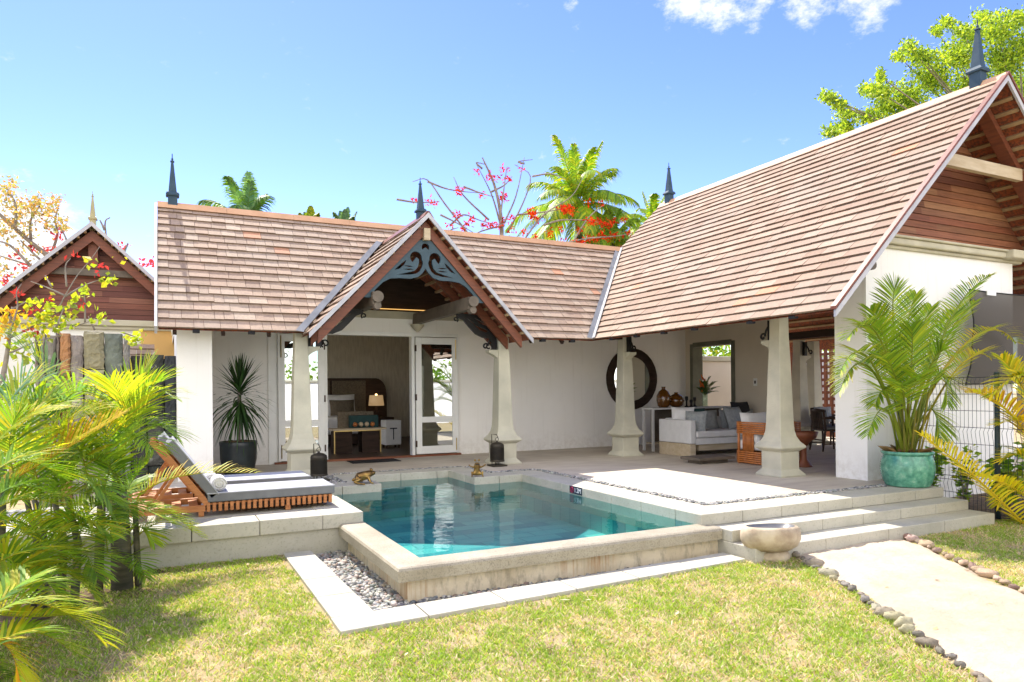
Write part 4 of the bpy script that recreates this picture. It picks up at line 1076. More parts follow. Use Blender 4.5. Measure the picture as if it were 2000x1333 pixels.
# ------------------------------------------------------------------ frogs
def skin(name, pts, edges, m, parent, lv=2):
    me = bpy.data.meshes.new(name); off = wloc(parent)
    me.from_pydata([Vector(p[:3])-off for p in pts], edges, []); me.materials.append(M[m])
    o = bpy.data.objects.new(name, me); COL.objects.link(o); o.parent = parent
    md = o.modifiers.new('skin', 'SKIN'); md.use_smooth_shade = True
    for i, p in enumerate(pts):
        r_ = p[3]; o.data.skin_vertices[0].data[i].radius = (r_, r_) if not isinstance(r_, tuple) else r_
    o.data.skin_vertices[0].data[0].use_root = True
    s = o.modifiers.new('sub', 'SUBSURF'); s.levels = s.render_levels = lv
    return o
def frog(loc, d, label, k=1.0):     # crouching bronze frog, head towards d
    t = thing('frog_statue', label, 'statue', loc)
    d = Vector((d[0], d[1], 0)).normalized(); s = Vector((-d.y, d.x, 0)); o = Vector(loc)
    P = lambda a, c, z, r_: (*(o+d*a*k+s*c*k+Vector((0, 0, z*k))), r_*k)
    pts = [P(-.09, 0, .05, .04), P(-.02, 0, .075, .055), P(.06, 0, .10, .048), P(.125, 0, .115, .034), P(.165, 0, .112, .018)]
    ed = [(0, 1), (1, 2), (2, 3), (3, 4)]
    for c in (1, -1):
        b0 = len(pts); pts += [P(.0, c*.085, .06, .024), P(-.085, c*.10, .03, .014), P(.0, c*.125, .012, .010), P(.035, c*.14, .008, .009)]
        ed += [(0, b0), (b0, b0+1), (b0+1, b0+2), (b0+2, b0+3)]
        b1 = len(pts); pts += [P(.085, c*.065, .06, .013), P(.095, c*.085, .02, .009), P(.13, c*.095, .008, .009)]
        ed += [(2, b1), (b1, b1+1), (b1+1, b1+2)]
    skin('body', pts, ed, 'bronze', t)
    for c in (1, -1):
        b = MB(); q = o+d*.115*k+s*c*.03*k+Vector((0, 0, .148*k)); b.blob(q, .016*k, 10); b.build('eye', 'bronze', t, True)
def frog_up(loc, d, label, k=1.0):  # upright sitting frog, mouth open, arms out
    t = thing('frog_statue', label, 'statue', loc)
    d = Vector((d[0], d[1], 0)).normalized(); s = Vector((-d.y, d.x, 0)); o = Vector(loc)
    P = lambda a, c, z, r_: (*(o+d*a*k+s*c*k+Vector((0, 0, z*k))), r_*k)
    pts = [P(-.01, 0, .06, .062), P(0, 0, .12, .05), P(0, 0, .165, .04), P(.01, 0, .205, .05), P(.015, 0, .245, .045)]
    ed = [(0, 1), (1, 2), (2, 3), (3, 4)]
    for c in (1, -1):
        b0 = len(pts); pts += [P(.04, c*.085, .055, .022), P(.06, c*.095, .095, .014), P(.065, c*.09, .02, .012), P(.10, c*.10, .008, .011)]
        ed += [(0, b0), (b0, b0+1), (b0+1, b0+2), (b0+2, b0+3)]
        b1 = len(pts); pts += [P(.01, c*.075, .165, .015), P(.03, c*.125, .19, .011), P(.03, c*.145, .215, .011)]
        ed += [(2, b1), (b1, b1+1), (b1+1, b1+2)]
    skin('body', pts, ed, 'bronze', t)
    for c in (1, -1):
        b = MB(); b.blob(o+d*.02*k+s*c*.035*k+Vector((0, 0, .285*k)), .02*k, 10); b.build('eye', 'bronze', t, True)
    b = MB(); b.blob(o+d*.05*k+Vector((0, 0, .213*k)), (.022*k, .022*k, .012*k), 12)
    b.blob(o+d*.052*k+s*.015*k+Vector((0, 0, .213*k)), (.02*k, .02*k, .01*k), 12); b.blob(o+d*.052*k-s*.015*k+Vector((0, 0, .213*k)), (.02*k, .02*k, .01*k), 12); b.build('mouth', 'iron', t, True)
frog((2.42, 9.55, .008), (1, -.15), 'gilded bronze frog statue crouching on the coping corner left of the pool', 1.25)
frog_up((4.12, 9.45, .008), (-.35, -1), 'gilded bronze frog statue sitting upright with its mouth open at the pool back corner', .85)
# ------------------------------------------------------------------ door mat, stone bowl
b = MB(); p0 = (2.98, 12.42, .004); b.box(2.98, 3.86, 12.28, 12.78, .003, .014); tag(b.build('door_mat', 'black', None, bevel=.003), 'black rubber door mat on the terrace before the open bedroom door', 'mat')
t = thing('stone_basin', 'hollowed river boulder basin standing on the grass at the foot of the steps', 'basin', (5.17, 4.78, ZL))
b = MB(); n = 40; c = Vector((5.20, 4.90, 0))
prof = [(.12, -.35), (.22, -.335), (.29, -.29), (.325, -.22), (.325, -.15), (.31, -.095), (.285, -.072), (.26, -.07)]
vs = []; fs = []
def rx(a): return 1+.06*math.cos(2*a+.4)+.035*math.sin(3*a)
for r_, z in prof:
    for j in range(n):
        a = 2*math.pi*j/n; k = .80*r_*rx(a); vs.append((c.x+k*1.12*math.cos(a), c.y+k*.92*math.sin(a), (z+.07)*.82-.045+.016*math.cos(a+2.2)*(z > -.25)))
for i in range(len(prof)-1):
    for j in range(n): fs.append((i*n+j, i*n+(j+1) % n, (i+1)*n+(j+1) % n, (i+1)*n+j))
b.add(vs, fs+[tuple(range(n))[::-1]]); b.build('boulder', 'boulder', t, True)
bp = MB(); bp.lathe([(.17, -.37), (.16, -.30), (.13, -.262)], (c.x, c.y, 0), 20); bp.build('foot', 'boulder', t, True)
b = MB(); vs = []; fs = []
prof = [(.262, -.069), (.25, -.085), (.20, -.14), (.12, -.17), (.02, -.18)]
for r_, z in prof:
    for j in range(n):
        a = 2*math.pi*j/n; k = .80*r_*rx(a); vs.append((c.x+k*1.12*math.cos(a), c.y+k*.92*math.sin(a), (z+.07)*.82-.045+.016*math.cos(a+2.2)*(z > -.12)))
for i in range(len(prof)-1):
    for j in range(n): fs.append((i*n+j, i*n+(j+1) % n, (i+1)*n+(j+1) % n, (i+1)*n+j))
b.add(vs, fs+[tuple((len(prof)-1)*n+j for j in range(n))]); b.build('hollow', 'boulder_in', t, True)
# ------------------------------------------------------------------ mirror
t = thing('round_mirror', 'large round mirror in a dark carved frame on the verandah wall', 'mirror', (9.5, 12.98, 1.5))
b = MB(); n = 48; pr = [(.50, -.02), (.50, -.05), (.54, -.075), (.60, -.085), (.66, -.07), (.69, -.045), (.69, -.006)]; vs = []; fs = []
for r_, y in pr:
    for j in range(n):
        a = 2*math.pi*j/n; k = r_*(1+.006*(j % 2)); vs.append((9.5+k*math.cos(a), 13.0+y, 1.5+k*math.sin(a)))
for i in range(len(pr)-1):
    for j in range(n): fs.append((i*n+j, (i+1)*n+j, (i+1)*n+(j+1) % n, i*n+(j+1) % n))
b.add(vs, fs); b.build('frame', 'darkwood', t, True)
b = MB(); b.add([(9.5+.51*math.cos(2*math.pi*j/n), 12.972, 1.5+.51*math.sin(2*math.pi*j/n)) for j in range(n)], [tuple(range(n))]); b.build('glass', 'mirror', t)
# ------------------------------------------------------------------ console and its vases
t = thing('console_table', 'long pale console table with slim legs behind the sofa', 'console table', (9.9, 11.6, 0))
b = MB(); b.box(8.86, 11.0, 11.42, 11.78, .845, .88); b.build('top', 'palebeam' if False else 'fabric', t, bevel=.006)
b = MB(); b.box(8.95, 10.95, 11.45, 11.75, .14, .165); b.build('shelf', 'palebeam', t)
for x in (8.87, 10.94):
    for y in (11.43, 11.73): b = MB(); b.box(x, x+.045, y, y+.045, 0, .845); b.build('leg', 'fabric', t)
b = MB(); b.box(9.06, 10.9, 11.72, 11.74, .17, .845); b.build('back_panel', 'greybeam', t)
def vase(loc, prof, label, m='amber', nm='amber_vase', cat='vase', grp=None):
    b = MB(); b.lathe(prof, loc, 28); o = b.build(nm, m, None, True); tag(o, label, cat, grp); return o
vase((9.27, 11.58, .881), [(.09, 0), (.125, .04), (.145, .15), (.14, .25), (.10, .33), (.045, .37), (.035, .40), (.045, .43), (.03, .432)], 'tall amber glass vase with a short neck on the console', grp='amber glass vases')
vase((9.60, 11.58, .881), [(.08, 0), (.14, .05), (.165, .13), (.14, .22), (.07, .27), (.035, .285), (.045, .31), (.03, .312)], 'squat round amber glass vase beside the tall one on the console', grp='amber glass vases')
for i, (dx, h) in enumerate(((9.86, .22), (9.98, .15), (10.08, .20))):
    b = MB(); b.lathe([(.045, 0), (.045, .02), (.018, .03), (.018, h*.6), (.032, h*.65), (.034, h), (.01, h+.005)], (dx, 11.56, .881), 14)
    tag(b.build('candle_holder', 'iron', None, True), ('tall black candle holder next to the amber vases', 'lowest black candle holder in the middle of three', 'black candle holder nearest the flower vase')[i], 'candle holder', 'black candle holders on the console')
t = thing('flower_vase', 'clear glass vase of palm leaves and orange heliconia on the console', 'flower arrangement', (10.36, 11.56, .881))
b = MB(); b.lathe([(.06, 0), (.06, .32), (.052, .32), (.052, .02)], (10.36, 11.56, .881), 18); b.build('vase', 'clear', t, True)
# ------------------------------------------------------------------ sofa with cushions
t = thing('sofa', 'long pale grey sofa with a timber plinth on the covered terrace', 'sofa', (9.9, 10.6, 0))
b = MB(); b.box(8.72, 8.85, 10.12, 11.05, .24, .68); b.build('arm', 'fabric', t, bevel=.02)
b = MB(); b.box(11.0, 11.05, 10.12, 11.05, .24, .62); b.build('arm', 'fabric', t, bevel=.02)
b = MB(); b.box(8.855, 11.0, 10.86, 11.05, .24, .70); b.build('back', 'fabric', t, bevel=.03)
b = MB(); b.box(8.855, 11.0, 10.13, 10.86, .22, .34); b.build('seat_base', 'fabric', t, bevel=.01)
for k in range(2): b = MB(); b.box(8.86+k*1.065, 9.92+k*1.07, 10.10, 10.85, .345, .47); b.build('seat_cushion', 'fabric', t, bevel=.035, seg=3)
for k in range(2): b = MB(); b.cushion((9.5+k*.98, 10.74, .64), .47, .20, .09, Matrix.Rotation(R(78), 3, 'X')); b.build('back_cushion', 'cushside' if False else 'grey_fabric', t, True)
b = MB(); b.box(8.72, 8.85, 10.13, 11.04, 0, .235); b.box(8.985, 11.02, 10.20, 11.0, .10, .215); b.build('plinth', 'greybeam' if False else 'palebeam', t, bevel=.004)
def pillow(loc, hx, hy, rx_, rz_, m, label, grp='scatter cushions on the sofa'):
    b = MB(); b.cushion((0, 0, 0), hx, hy, .085, Matrix.Rotation(R(rz_), 3, 'Z') @ Matrix.Rotation(R(rx_), 3, 'X'))
    o = b.build('scatter_cushion', m, None, True); o.location = loc; tag(o, label, 'cushion', grp)
pillow((9.02, 10.70, .70), .22, .22, 75, -50, 'white_fabric', 'white scatter cushion behind the sofa arm')
pillow((9.20, 10.60, .68), .22, .22, 72, -40, 'teal_fabric', 'dark teal velvet cushion tucked by the sofa arm')
pillow((9.02, 10.33, .62), .21, .23, 80, -62, 'grey_fabric', 'patterned silver cushion leaning on the inner arm of the sofa')
pillow((10.18, 10.52, .68), .25, .23, 70, 8, 'grey_fabric', 'large silver patterned cushion in the middle of the sofa back')
pillow((10.62, 10.78, .80), .26, .20, 72, 4, 'black_fabric', 'black cushion standing highest at the right end of the sofa')
# ------------------------------------------------------------------ rattan armchair
t = thing('rattan_armchair', 'orange bent rattan armchair with white cushions behind the big column', 'armchair', (8.62, 8.78, 0))
def cane(path, n, step, r_=.016, horiz=True):
    b = MB()
    for i in range(n): b.tube([(p[0], p[1], p[2]+i*step) for p in path], r_, 6)
    return b
def rr(x0, x1, y0, y1, r_):     # U-shaped run: back along x1, sides along y
    p = [(x0, y0), ]
    for cx, cy, a0 in ((x0+r_, y1-r_, 180), (x1-r_, y1-r_, 90)):
        p += [(cx+r_*math.cos(R(a0-a)), cy+r_*math.sin(R(a0-a))) for a in range(0, 91, 18)]
    return p + [(x1, y0)]
U = [(x, y, 0) for x, y in rr(8.27, 9.02, 8.42, 9.15, .12)]
Uc = U+[(8.9, 8.40, 0), (8.4, 8.40, 0), U[0]]
b = cane([(x, y, .03) for x, y, _ in Uc], 6, .034); b.build('base_rails', 'rattan', t, True)
b = cane([(x, y, .52) for x, y, _ in Uc], 6, .034); b.build('arm_rails', 'rattan', t, True)
b = MB()
for i in range(7): b.tube([(8.27, 8.72+i*.036, .22), (8.27, 8.72+i*.036, .53)], .016, 6)
for i in range(12): b.tube([(8.52+i*.04, 8.40, .22), (8.52+i*.04, 8.40, .53)], .016, 6)
b.build('canes', 'rattan', t, True)
for p in ((8.27, 8.43), (9.02, 8.43), (8.28, 9.05), (9.02, 9.05)): b = MB(); b.tube([(*p, 0), (*p, .70)], .022, 8); b.build('post', 'rattan', t, True)
b = MB(); b.box(8.31, 8.98, 8.46, 9.1, .23, .40); b.build('seat_cushion', 'white_fabric', t, bevel=.04, seg=3)
b = MB(); b.cushion((8.64, 9.02, .62), .33, .24, .09, Matrix.Rotation(R(80), 3, 'X')); b.build('back_cushion', 'white_fabric', t, True)
b = MB(); b.cushion((8.45, 8.74, .50), .17, .15, .06, Matrix.Rotation(R(70), 3, 'X')); b.build('small_cushion', 'white_fabric', t, True)
t.location.x += .46; t.location.y -= .12  # ax_
b = MB(); b.lathe([(.13, 0), (.12, .03), (.05, .12), (.04, .32), (.10, .40), (.19, .47), (.22, .56), (.20, .565), (.12, .49), (.02, .47)], (9.20, 7.98, 0), 24)
tag(b.build('bowl_table', 'walnut' if False else 'sill', None, True), 'turned reddish wooden bowl side table right of the big column', 'side table')
t = thing('coffee_table', 'low grey stone coffee table slab on the terrace floor in front of the sofa', 'coffee table', (8.3, 9.2, 0))
b = MB(); b.box(7.95, 8.75, 9.02, 9.5, .06, .11); b.build('top', 'greybeam', t, bevel=.01); b = MB(); b.box(8.05, 8.65, 9.1, 9.42, 0, .06); b.build('base', 'greybeam', t)
# ------------------------------------------------------------------ dining group and lattice screen
def chair(loc, rz, label):
    t = thing('dining_chair', label, 'chair', (0, 0, 0), 'dark slatted dining chairs')
    for sx in (-1, 1):
        b = MB(); b.tube([(sx*.24, -.25, 0), (sx*.235, -.22, .66)], [.018, .024], 8); b.build('leg', 'walnut', t, True)
        b = MB(); b.tube([(sx*.24, .27, 0), (sx*.22, .2, .45), (sx*.22, .24, .82)], [.018, .024, .02], 8); b.build('leg', 'walnut', t, True)
        b = MB(); b.tube([(sx*.235, -.26, .655), (sx*.25, 0, .66), (sx*.22, .25, .66)], .024, 8); b.build('armrest', 'walnut', t, True)
        b = MB(); b.bar((sx*.24, -.24, .15), (sx*.24, .25, .15), .025, .03); b.build('stretcher', 'walnut', t)
    b = MB(); b.box(-.24, .24, -.24, .24, .40, .43); b.build('seat', 'walnut', t, bevel=.01)
    b = MB(); b.tube([(-.23, .22, .80), (0, .27, .82), (.23, .22, .80)], .026, 8); b.build('top_rail', 'walnut', t, True)
    b = MB()
    for k in range(6): b.bar((-.15+k*.06, .21, .43), (-.15+k*.06, .255, .80), .014, .028)
    b.build('back_slats', 'walnut', t)
    b = MB(); b.box(-.22, .22, -.22, .20, .432, .48); b.build('cushion', 'cushside', t, bevel=.02)
    b = MB(); b.cushion((0, .14, .68), .2, .17, .06, Matrix.Rotation(R(78), 3, 'X')); b.build('back_cushion', 'grey_fabric', t, True)
    t.location = loc; t.rotation_euler = (0, 0, rz); return t
c1 = chair((11.95, 9.75, 0), R(70), 'dark slatted dining chair with a grey cushion seen beside the columns')
c2 = copy_tree(c1); c2.location = (12.75, 10.45, 0); c2.rotation_euler = (0, 0, R(-20)); tag(c2, 'dark dining chair on the far side of the dining table near the lattice')
t = thing('dining_table', 'dining table under a blue cloth at the white pillar edge', 'table', (12.5, 9.35, 0))
b = MB(); b.lathe([(.30, 0), (.28, .04), (.07, .08), (.06, .68), (.2, .70)], (12.6, 9.3, 0), 20); b.build('pedestal', 'walnut', t, True)
b = MB(); n = 64; vs = []; fs = []
for k, (r_, z, amp) in enumerate(((.02, .735, 0), (.58, .735, 0), (.60, .725, 0), (.615, .60, .012), (.63, .45, .025), (.64, .36, .035))):
    for j in range(n):
        a = 2*math.pi*j/n; q = r_+amp*math.sin(a*9+.5); vs.append((12.6+q*math.cos(a), 9.3+q*math.sin(a), z))
for k in range(5):
    for j in range(n): fs.append((k*n+j, k*n+(j+1) % n, (k+1)*n+(j+1) % n, (k+1)*n+j))
b.add(vs, fs); tag(b.build('tablecloth', 'blue_fabric', None, True), 'blue cloth draped over the dining table', 'tablecloth')
b = MB(); b.lathe([(.02, .70), (.58, .70), (.58, .73), (.02, .73)], (12.6, 9.3, 0), 40); b.build('tabletop', 'walnut', t)
t = thing('lattice_screen', 'reddish wooden lattice screen with square openings behind the dining chairs', 'screen', (14.6, 12.2, 0))
b = MB(); xs = 14.6; c0, c1_ = 11.35, 13.0; z0, z1 = .35, 2.24
ny_, nz_ = 10, 12
for i in range(ny_+1): y = c0+(c1_-c0)*i/ny_; b.box(xs, xs+.06, y-.035, y+.035, z0, z1)
for k in range(nz_+1): z = z0+(z1-z0)*k/nz_; b.box(xs+.008, xs+.052, c0, c1_, z-.035, z+.035)
b.build('lattice', 'sill', t)
b = MB(); b.box(xs-.02, xs+.08, c0-.12, c0-.035, 0, 2.3); b.box(xs-.02, xs+.08, c1_+.035, c1_+.12, 0, 2.3); b.box(xs-.015, xs+.075, c0-.035, c1_+.035, .05, .31); b.build('frame', 'sill', t)
b = MB(); b.box(15.3, 15.45, 9.0, 15.5, ZL, 2.05); tag(b.build('boundary_wall', 'white', None), 'sunlit white boundary wall seen through the lattice openings', 'wall')
# courtyard wall seen through the framed opening
t = thing('courtyard_wall', 'cream courtyard wall with a stone coping seen through the living room opening', 'wall', (13.6, 14.2, 0))
b = MB(); b.box(12.6, 15.2, 14.3, 14.5, ZL, 1.98); b.build('wall', 'cream', t); b = MB(); b.box(12.55, 15.25, 14.24, 14.56, 1.985, 2.12); b.build('coping', 'cornice', t, bevel=.02)
# ------------------------------------------------------------------ bedroom furniture
t = thing('bed', 'bed with a tall rounded dark headboard inside the bedroom', 'bed', (3.6, 17.2, .03))
pts = [(1.2, .1), (5.35, .1), (5.35, 1.15)] + [(5.05+.30*math.cos(R(a)), 1.20+.42*math.sin(R(a))) for a in range(0, 91, 15)] + [(1.2, 1.62)]
b = MB(); k = len(pts); b.add([(x, 18.26, z) for x, z in pts]+[(x, 18.38, z) for x, z in pts], [tuple(range(k)), tuple(range(2*k-1, k-1, -1))]+[(i, k+i, k+(i+1) % k, (i+1) % k) for i in range(k)]); hb = b.build('headboard', 'walnut', t)
b = MB()
for x0, x1 in ((1.3, 2.55), (2.6, 3.85), (3.9, 4.78)): b.box(x0, x1, 18.215, 18.262, .5, 1.56)
b.build('padded_panel', 'brown_fabric', hb, bevel=.02)
b = MB(); b.box(2.1, 4.3, 16.1, 18.2, .06, .34); b.build('base', 'walnut', t)
b = MB(); b.box(2.08, 4.32, 16.05, 18.2, .34, .66); b.build('mattress', 'white_fabric', t, bevel=.06, seg=3)
b = MB(); b.box(2.04, 4.36, 16.02, 17.1, .30, .69); b.build('throw', 'white_fabric', t, bevel=.06, seg=3)
def bpil(loc, hx, hy, m, lab, rx_=72):
    b = MB(); b.cushion((0, 0, 0), hx, hy, .10, Matrix.Rotation(R(rx_), 3, 'X')); o = b.build('bed_pillow', m, None, True); o.location = loc; tag(o, lab, 'pillow', 'pillows on the bed')
bpil((3.95, 17.7, .92), .42, .30, 'white_fabric', 'white bordered pillow behind the woven brown cushion on the bed'); bpil((3.98, 17.45, .86), .31, .22, 'brown_fabric', 'woven brown cushion in front of the white pillow on the bed'); bpil((3.05, 17.7, .90), .42, .28, 'white_fabric', 'white pillow at the left end of the bed')
t = thing('bedside_table', 'dark bedside table under the lamp', 'bedside table', (4.9, 17.9, .03))
b = MB(); b.box(4.55, 5.35, 17.6, 18.2, .08, .60); b.build('cabinet', 'walnut', t, bevel=.01); b = MB(); b.box(4.6, 5.3, 17.585, 17.598, .36, .56); b.build('drawer', 'walnut', t); b = MB(); b.box(4.6, 5.3, 17.65, 18.15, .03, .08); b.build('plinth', 'black', t)
t = thing('table_lamp', 'lit bedside lamp with a drum shade beside the bed', 'lamp', (4.95, 17.85, .60))
b = MB(); b.lathe([(.10, .60), (.10, .62), (.03, .64), (.05, .75), (.02, .86), (.015, .92)], (4.95, 17.85, 0), 16); b.build('stem', 'walnut', t, True)
b = MB(); b.lathe([(.20, .90), (.17, 1.17), (.165, 1.17), (.195, .90)], (4.95, 17.85, 0), 24); b.build('shade', 'shade', t, True)
b = MB(); b.blob((4.95, 17.85, 1.18), .03, 8); b.build('bulb', 'bulb', t, True)
t = thing('bench', 'pale topped bench on dark panel legs just inside the bedroom door', 'bench', (3.55, 14.3, .03))
b = MB(); b.box(3.02, 4.12, 14.08, 14.52, .49, .525); b.build('top', 'palebeam', t, bevel=.004)
for x0 in (3.06, 3.62): b = MB(); b.box(x0, x0+.36, 14.14, 14.46, .03, .47); b.build('leg', 'darkwood', t)
b = MB()
for x0 in (3.045, 3.985): b.box(x0, x0+.02, 14.10, 14.12, .03, .47)
b.box(3.045, 4.005, 14.10, 14.12, .47, .489); b.build('trim', 'brass', t)
t = thing('flower_box', 'teal box of orange and cream fruit and flowers on the bench', 'box', (3.7, 14.3, .525))
b = MB(); b.box(3.42, 4.0, 14.28, 14.46, .526, .78); b.build('box', 'teal_fabric', t, bevel=.006)
for k, (m, n_) in enumerate((('rattan', 'fruit'), ('palebeam', 'flower'), ('palebeam', 'flower'), ('rattan', 'fruit'))):
    b = MB(); b.blob((3.50+k*.12, 14.22, .60), .048, 10, .15); b.build(n_, m, t, True)
b = MB(); b.box(3.2, 3.95, 14.46, 14.50, .526, .86); tag(b.build('tray_back', 'brown_fabric', None, bevel=.01), 'taupe panel standing behind the flower box on the bench', 'panel')
t = thing('stool', 'pale square stool with a dark strap standing right of the bench', 'stool', (4.5, 14.95, .03))
b = MB(); b.box(4.30, 4.66, 14.8, 15.16, .10, .64); b.build('cover', 'fabric', t, bevel=.02); b = MB(); b.box(4.40, 4.56, 14.79, 14.799, .45, .475); b.box(4.47, 4.49, 14.79, 14.799, .22, .45); b.build('strap', 'black', t)
b = MB()
for dx in (4.33, 4.60): b.box(dx, dx+.03, 14.83, 14.86, .03, .10); b.box(dx, dx+.03, 15.1, 15.13, .03, .10)
b.build('foot', 'walnut', t)
# ------------------------------------------------------------------ fence and shade netting
t = thing('wire_fence', 'dark green welded wire fence between the white wall and the lawn', 'fence', (9.12, 5.0, ZL))
for y in (6.28, 5.02, 3.78):
    b = MB(); b.tube([(9.12, y, ZL), (9.12, y, 1.42)], .03, 12); p = b.build('post', 'fencegreen', t, True)
    b = MB(); b.lathe([(.034, 1.42), (.034, 1.435), (.01, 1.445)], (9.12, y, 0), 12); b.build('cap', 'fencegreen', p, True)
for ya, yb in ((6.25, 5.05), (4.99, 3.81)):
    b = MB(); n = int((ya-yb)/.05)
    zz = [-.30]
    for k in range(8): zz.append(-.30+.21*(k+1))
    for i in range(n+1):
        y = ya-(ya-yb)*i/n; pth = []
        for k, z in enumerate(zz): pth.append((9.10, y, z))
        for zk in (.02, .70, 1.33): pth.append((9.065, y, zk))
        pth.sort(key=lambda p: p[2]); b.tube(pth, .0028, 4, caps=False)
    for z in zz+[.07, .75, 1.30]: b.tube([(9.10, ya, z), (9.10, yb, z)], .0035, 4)
    b.build('wire_panel', 'wire', t)
t = thing('shade_net', 'dark brown shade netting stretched beside the white gable wall', 'shade screen', (11, 6.1, 1.3))
b = MB(); vs = []; fs = []; nu, nv = 24, 16
for i in range(nv+1):
    v = i/nv; z = 2.66-(2.66-1.28)*v; xl = 10.40+.15*math.sin(math.pi*min(1, v*1.0))-.10*v
    for j in range(nu+1):
        u = j/nu; x = xl+(13.6-xl)*u; vs.append((x, 6.08+.015*math.sin(u*9+v*3)+.01*math.sin(v*14), z+.05*u-.04*math.sin(math.pi*u)*(1-v)))
for i in range(nv):
    for j in range(nu): fs.append((i*(nu+1)+j, i*(nu+1)+j+1, (i+1)*(nu+1)+j+1, (i+1)*(nu+1)+j))
b.add(vs, fs); net = b.build('netting', 'screen', t, True)
b = MB(); e = [vs[i*(nu+1)] for i in range(nv+1)]; b.tube(e, .010, 6); b.tube([vs[j] for j in range(nu+1)], .010, 6); b.build('hem', 'black', t, True)
b = MB(); q = at(1935, 573, 6.06); b.box(q.x-.11, q.x+.11, 6.045, 6.058, q.z-.035, q.z+.03); b.build('tag', 'signwhite', t)
b = MB(); b.tube([(13.6, 6.1, ZL), (13.6, 6.1, 2.8)], .03, 10); b.build('pole', 'fencegreen', t)
# ------------------------------------------------------------------ pots
t_pot = thing('palm_pot', 'large celadon green glazed pot with a woven pattern on the top step', 'plant pot', (8.50, 5.76, 0))
b = MB(); n = 72; rows = 26; vs = []; fs = []
for i in range(rows+1):
    v = i/rows; z = .012+.40*v; r_ = .205+.105*math.sin(math.pi*(.12+.62*v))**1.0*1.05-.02*v
    for j in range(n):
        a = 2*math.pi*j/n; wv = .013*abs(math.sin(a*15+(math.pi/2 if (i//2) % 2 else 0)))*(0 if i in (0, rows) else 1)*(1 if i % 2 else .25)
        vs.append((8.50+(r_+wv)*math.cos(a), 5.76+(r_+wv)*math.sin(a), z))
for i in range(rows):
    for j in range(n): fs.append((i*n+j, i*n+(j+1) % n, (i+1)*n+(j+1) % n, (i+1)*n+j))
b.add(vs, fs+[tuple(range(n))[::-1]]); b.build('body', 'glaze', t_pot, True)
b = MB(); b.lathe([(.275, .405), (.30, .42), (.305, .445), (.285, .455), (.255, .445), (.25, .40)], (8.50, 5.76, 0), 48); b.build('lip', 'glaze', t_pot, True)
b = MB(); b.add([(8.5+.262*math.cos(2*math.pi*j/24), 5.76+.262*math.sin(2*math.pi*j/24), .41+.012*rnd.random()) for j in range(24)], [tuple(range(24))]); b.build('soil', 'soil', t_pot)
t_dp = thing('dracaena_pot', 'dark glazed planter against the verandah wall by the white pillar', 'plant pot', (1.05, 11.75, 0))
b = MB(); b.lathe([(.20, 0), (.23, .03), (.27, .25), (.275, .44), (.285, .50), (.27, .515), (.25, .50), (.25, .45)], (1.05, 11.75, 0), 40); b.build('body', 'darkpot', t_dp, True)
b = MB(); b.lathe([(.25, .455), (.1, .48), (.02, .49)], (1.05, 11.75, 0), 24)
for k in range(40): a = rnd.random()*6.28; r_ = .22*rnd.random()**.5; b.blob((1.05+r_*math.cos(a), 11.75+r_*math.sin(a), .485), .03*(.6+rnd.random()), 6, .4)
b.build('soil', 'soil', t_dp)
# ------------------------------------------------------------------ neighbour villa on the left
YN = 18.0
nb = thing('neighbour_villa', 'neighbouring villa gable of red brown boards with a pale finial', 'villa', (-1.4, 19, ZL))
ax = at(183, 447, YN); eL = at(-60, 628, YN)
AX, AZ = ax.x, ax.z; sl_ = 0.955
b = MB(); z = 2.92; rg2 = random.Random(8)
while z < AZ-.1:
    w_ = (AZ-z)/sl_-.10; z1 = z+.13
    xa, xb = AX-w_, AX+w_; cuts = [xa, xa+(xb-xa)*(.2+.6*rg2.random()), xb]
    for p, q in zip(cuts, cuts[1:]):
        b.box(p, q, YN+.02-.012, YN+.08, z, z1-.008, vary(rg2.choice([(.21, .075, .05), (.25, .10, .07), (.17, .06, .045)]), .2, rg2))
        b.box(p, q, YN+.03, YN+.075, z1-.008, z1, (.03, .015, .012))
    z = z1
b.build('gable_boards', 'board', nb)
b = MB(); hw = (AZ-2.0)/sl_; nbr = random.Random(4)
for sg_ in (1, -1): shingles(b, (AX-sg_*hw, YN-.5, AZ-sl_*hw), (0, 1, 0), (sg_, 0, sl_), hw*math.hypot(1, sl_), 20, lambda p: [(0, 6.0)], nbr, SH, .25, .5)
rf = b.build('roof', 'shingle', nb)
b = MB()
for sg_ in (1, -1):
    b.hexa([(AX-sg_*hw, YN-.53, AZ-sl_*hw-.05), (AX, YN-.53, AZ-.05), (AX, YN-.5, AZ-.05), (AX-sg_*hw, YN-.5, AZ-sl_*hw-.05), (AX-sg_*hw, YN-.53, AZ-sl_*hw+.05), (AX, YN-.53, AZ+.05), (AX, YN-.5, AZ+.05), (AX-sg_*hw, YN-.5, AZ-sl_*hw+.05)])
b.build('rake_trim', 'greytrim', rf)
b = MB()
for sg_ in (1, -1):
    b.hexa([(AX-sg_*hw, YN-.34, AZ-sl_*hw-.34), (AX, YN-.34, AZ-.34), (AX, YN-.24, AZ-.34), (AX-sg_*hw, YN-.24, AZ-sl_*hw-.34), (AX-sg_*hw, YN-.34, AZ-sl_*hw-.10), (AX, YN-.34, AZ-.10), (AX, YN-.24, AZ-.10), (AX-sg_*hw, YN-.24, AZ-sl_*hw-.10)])
b.build('rafters', 'rafter', rf)
b = MB()
for k in range(1, 24):
    for sg_ in (1, -1): w_ = hw*k/24; b.bar((AX-sg_*w_, YN-.48, AZ-sl_*w_-.05), (AX-sg_*w_, YN, AZ-sl_*w_-.05), .05, .045)
b.build('battens', 'batten', rf)
b = MB(); b.box(AX-.85, AX+.85, YN-.22, YN-.10, 3.86, 4.0); b.build('collar_beam', 'greybeam', nb)
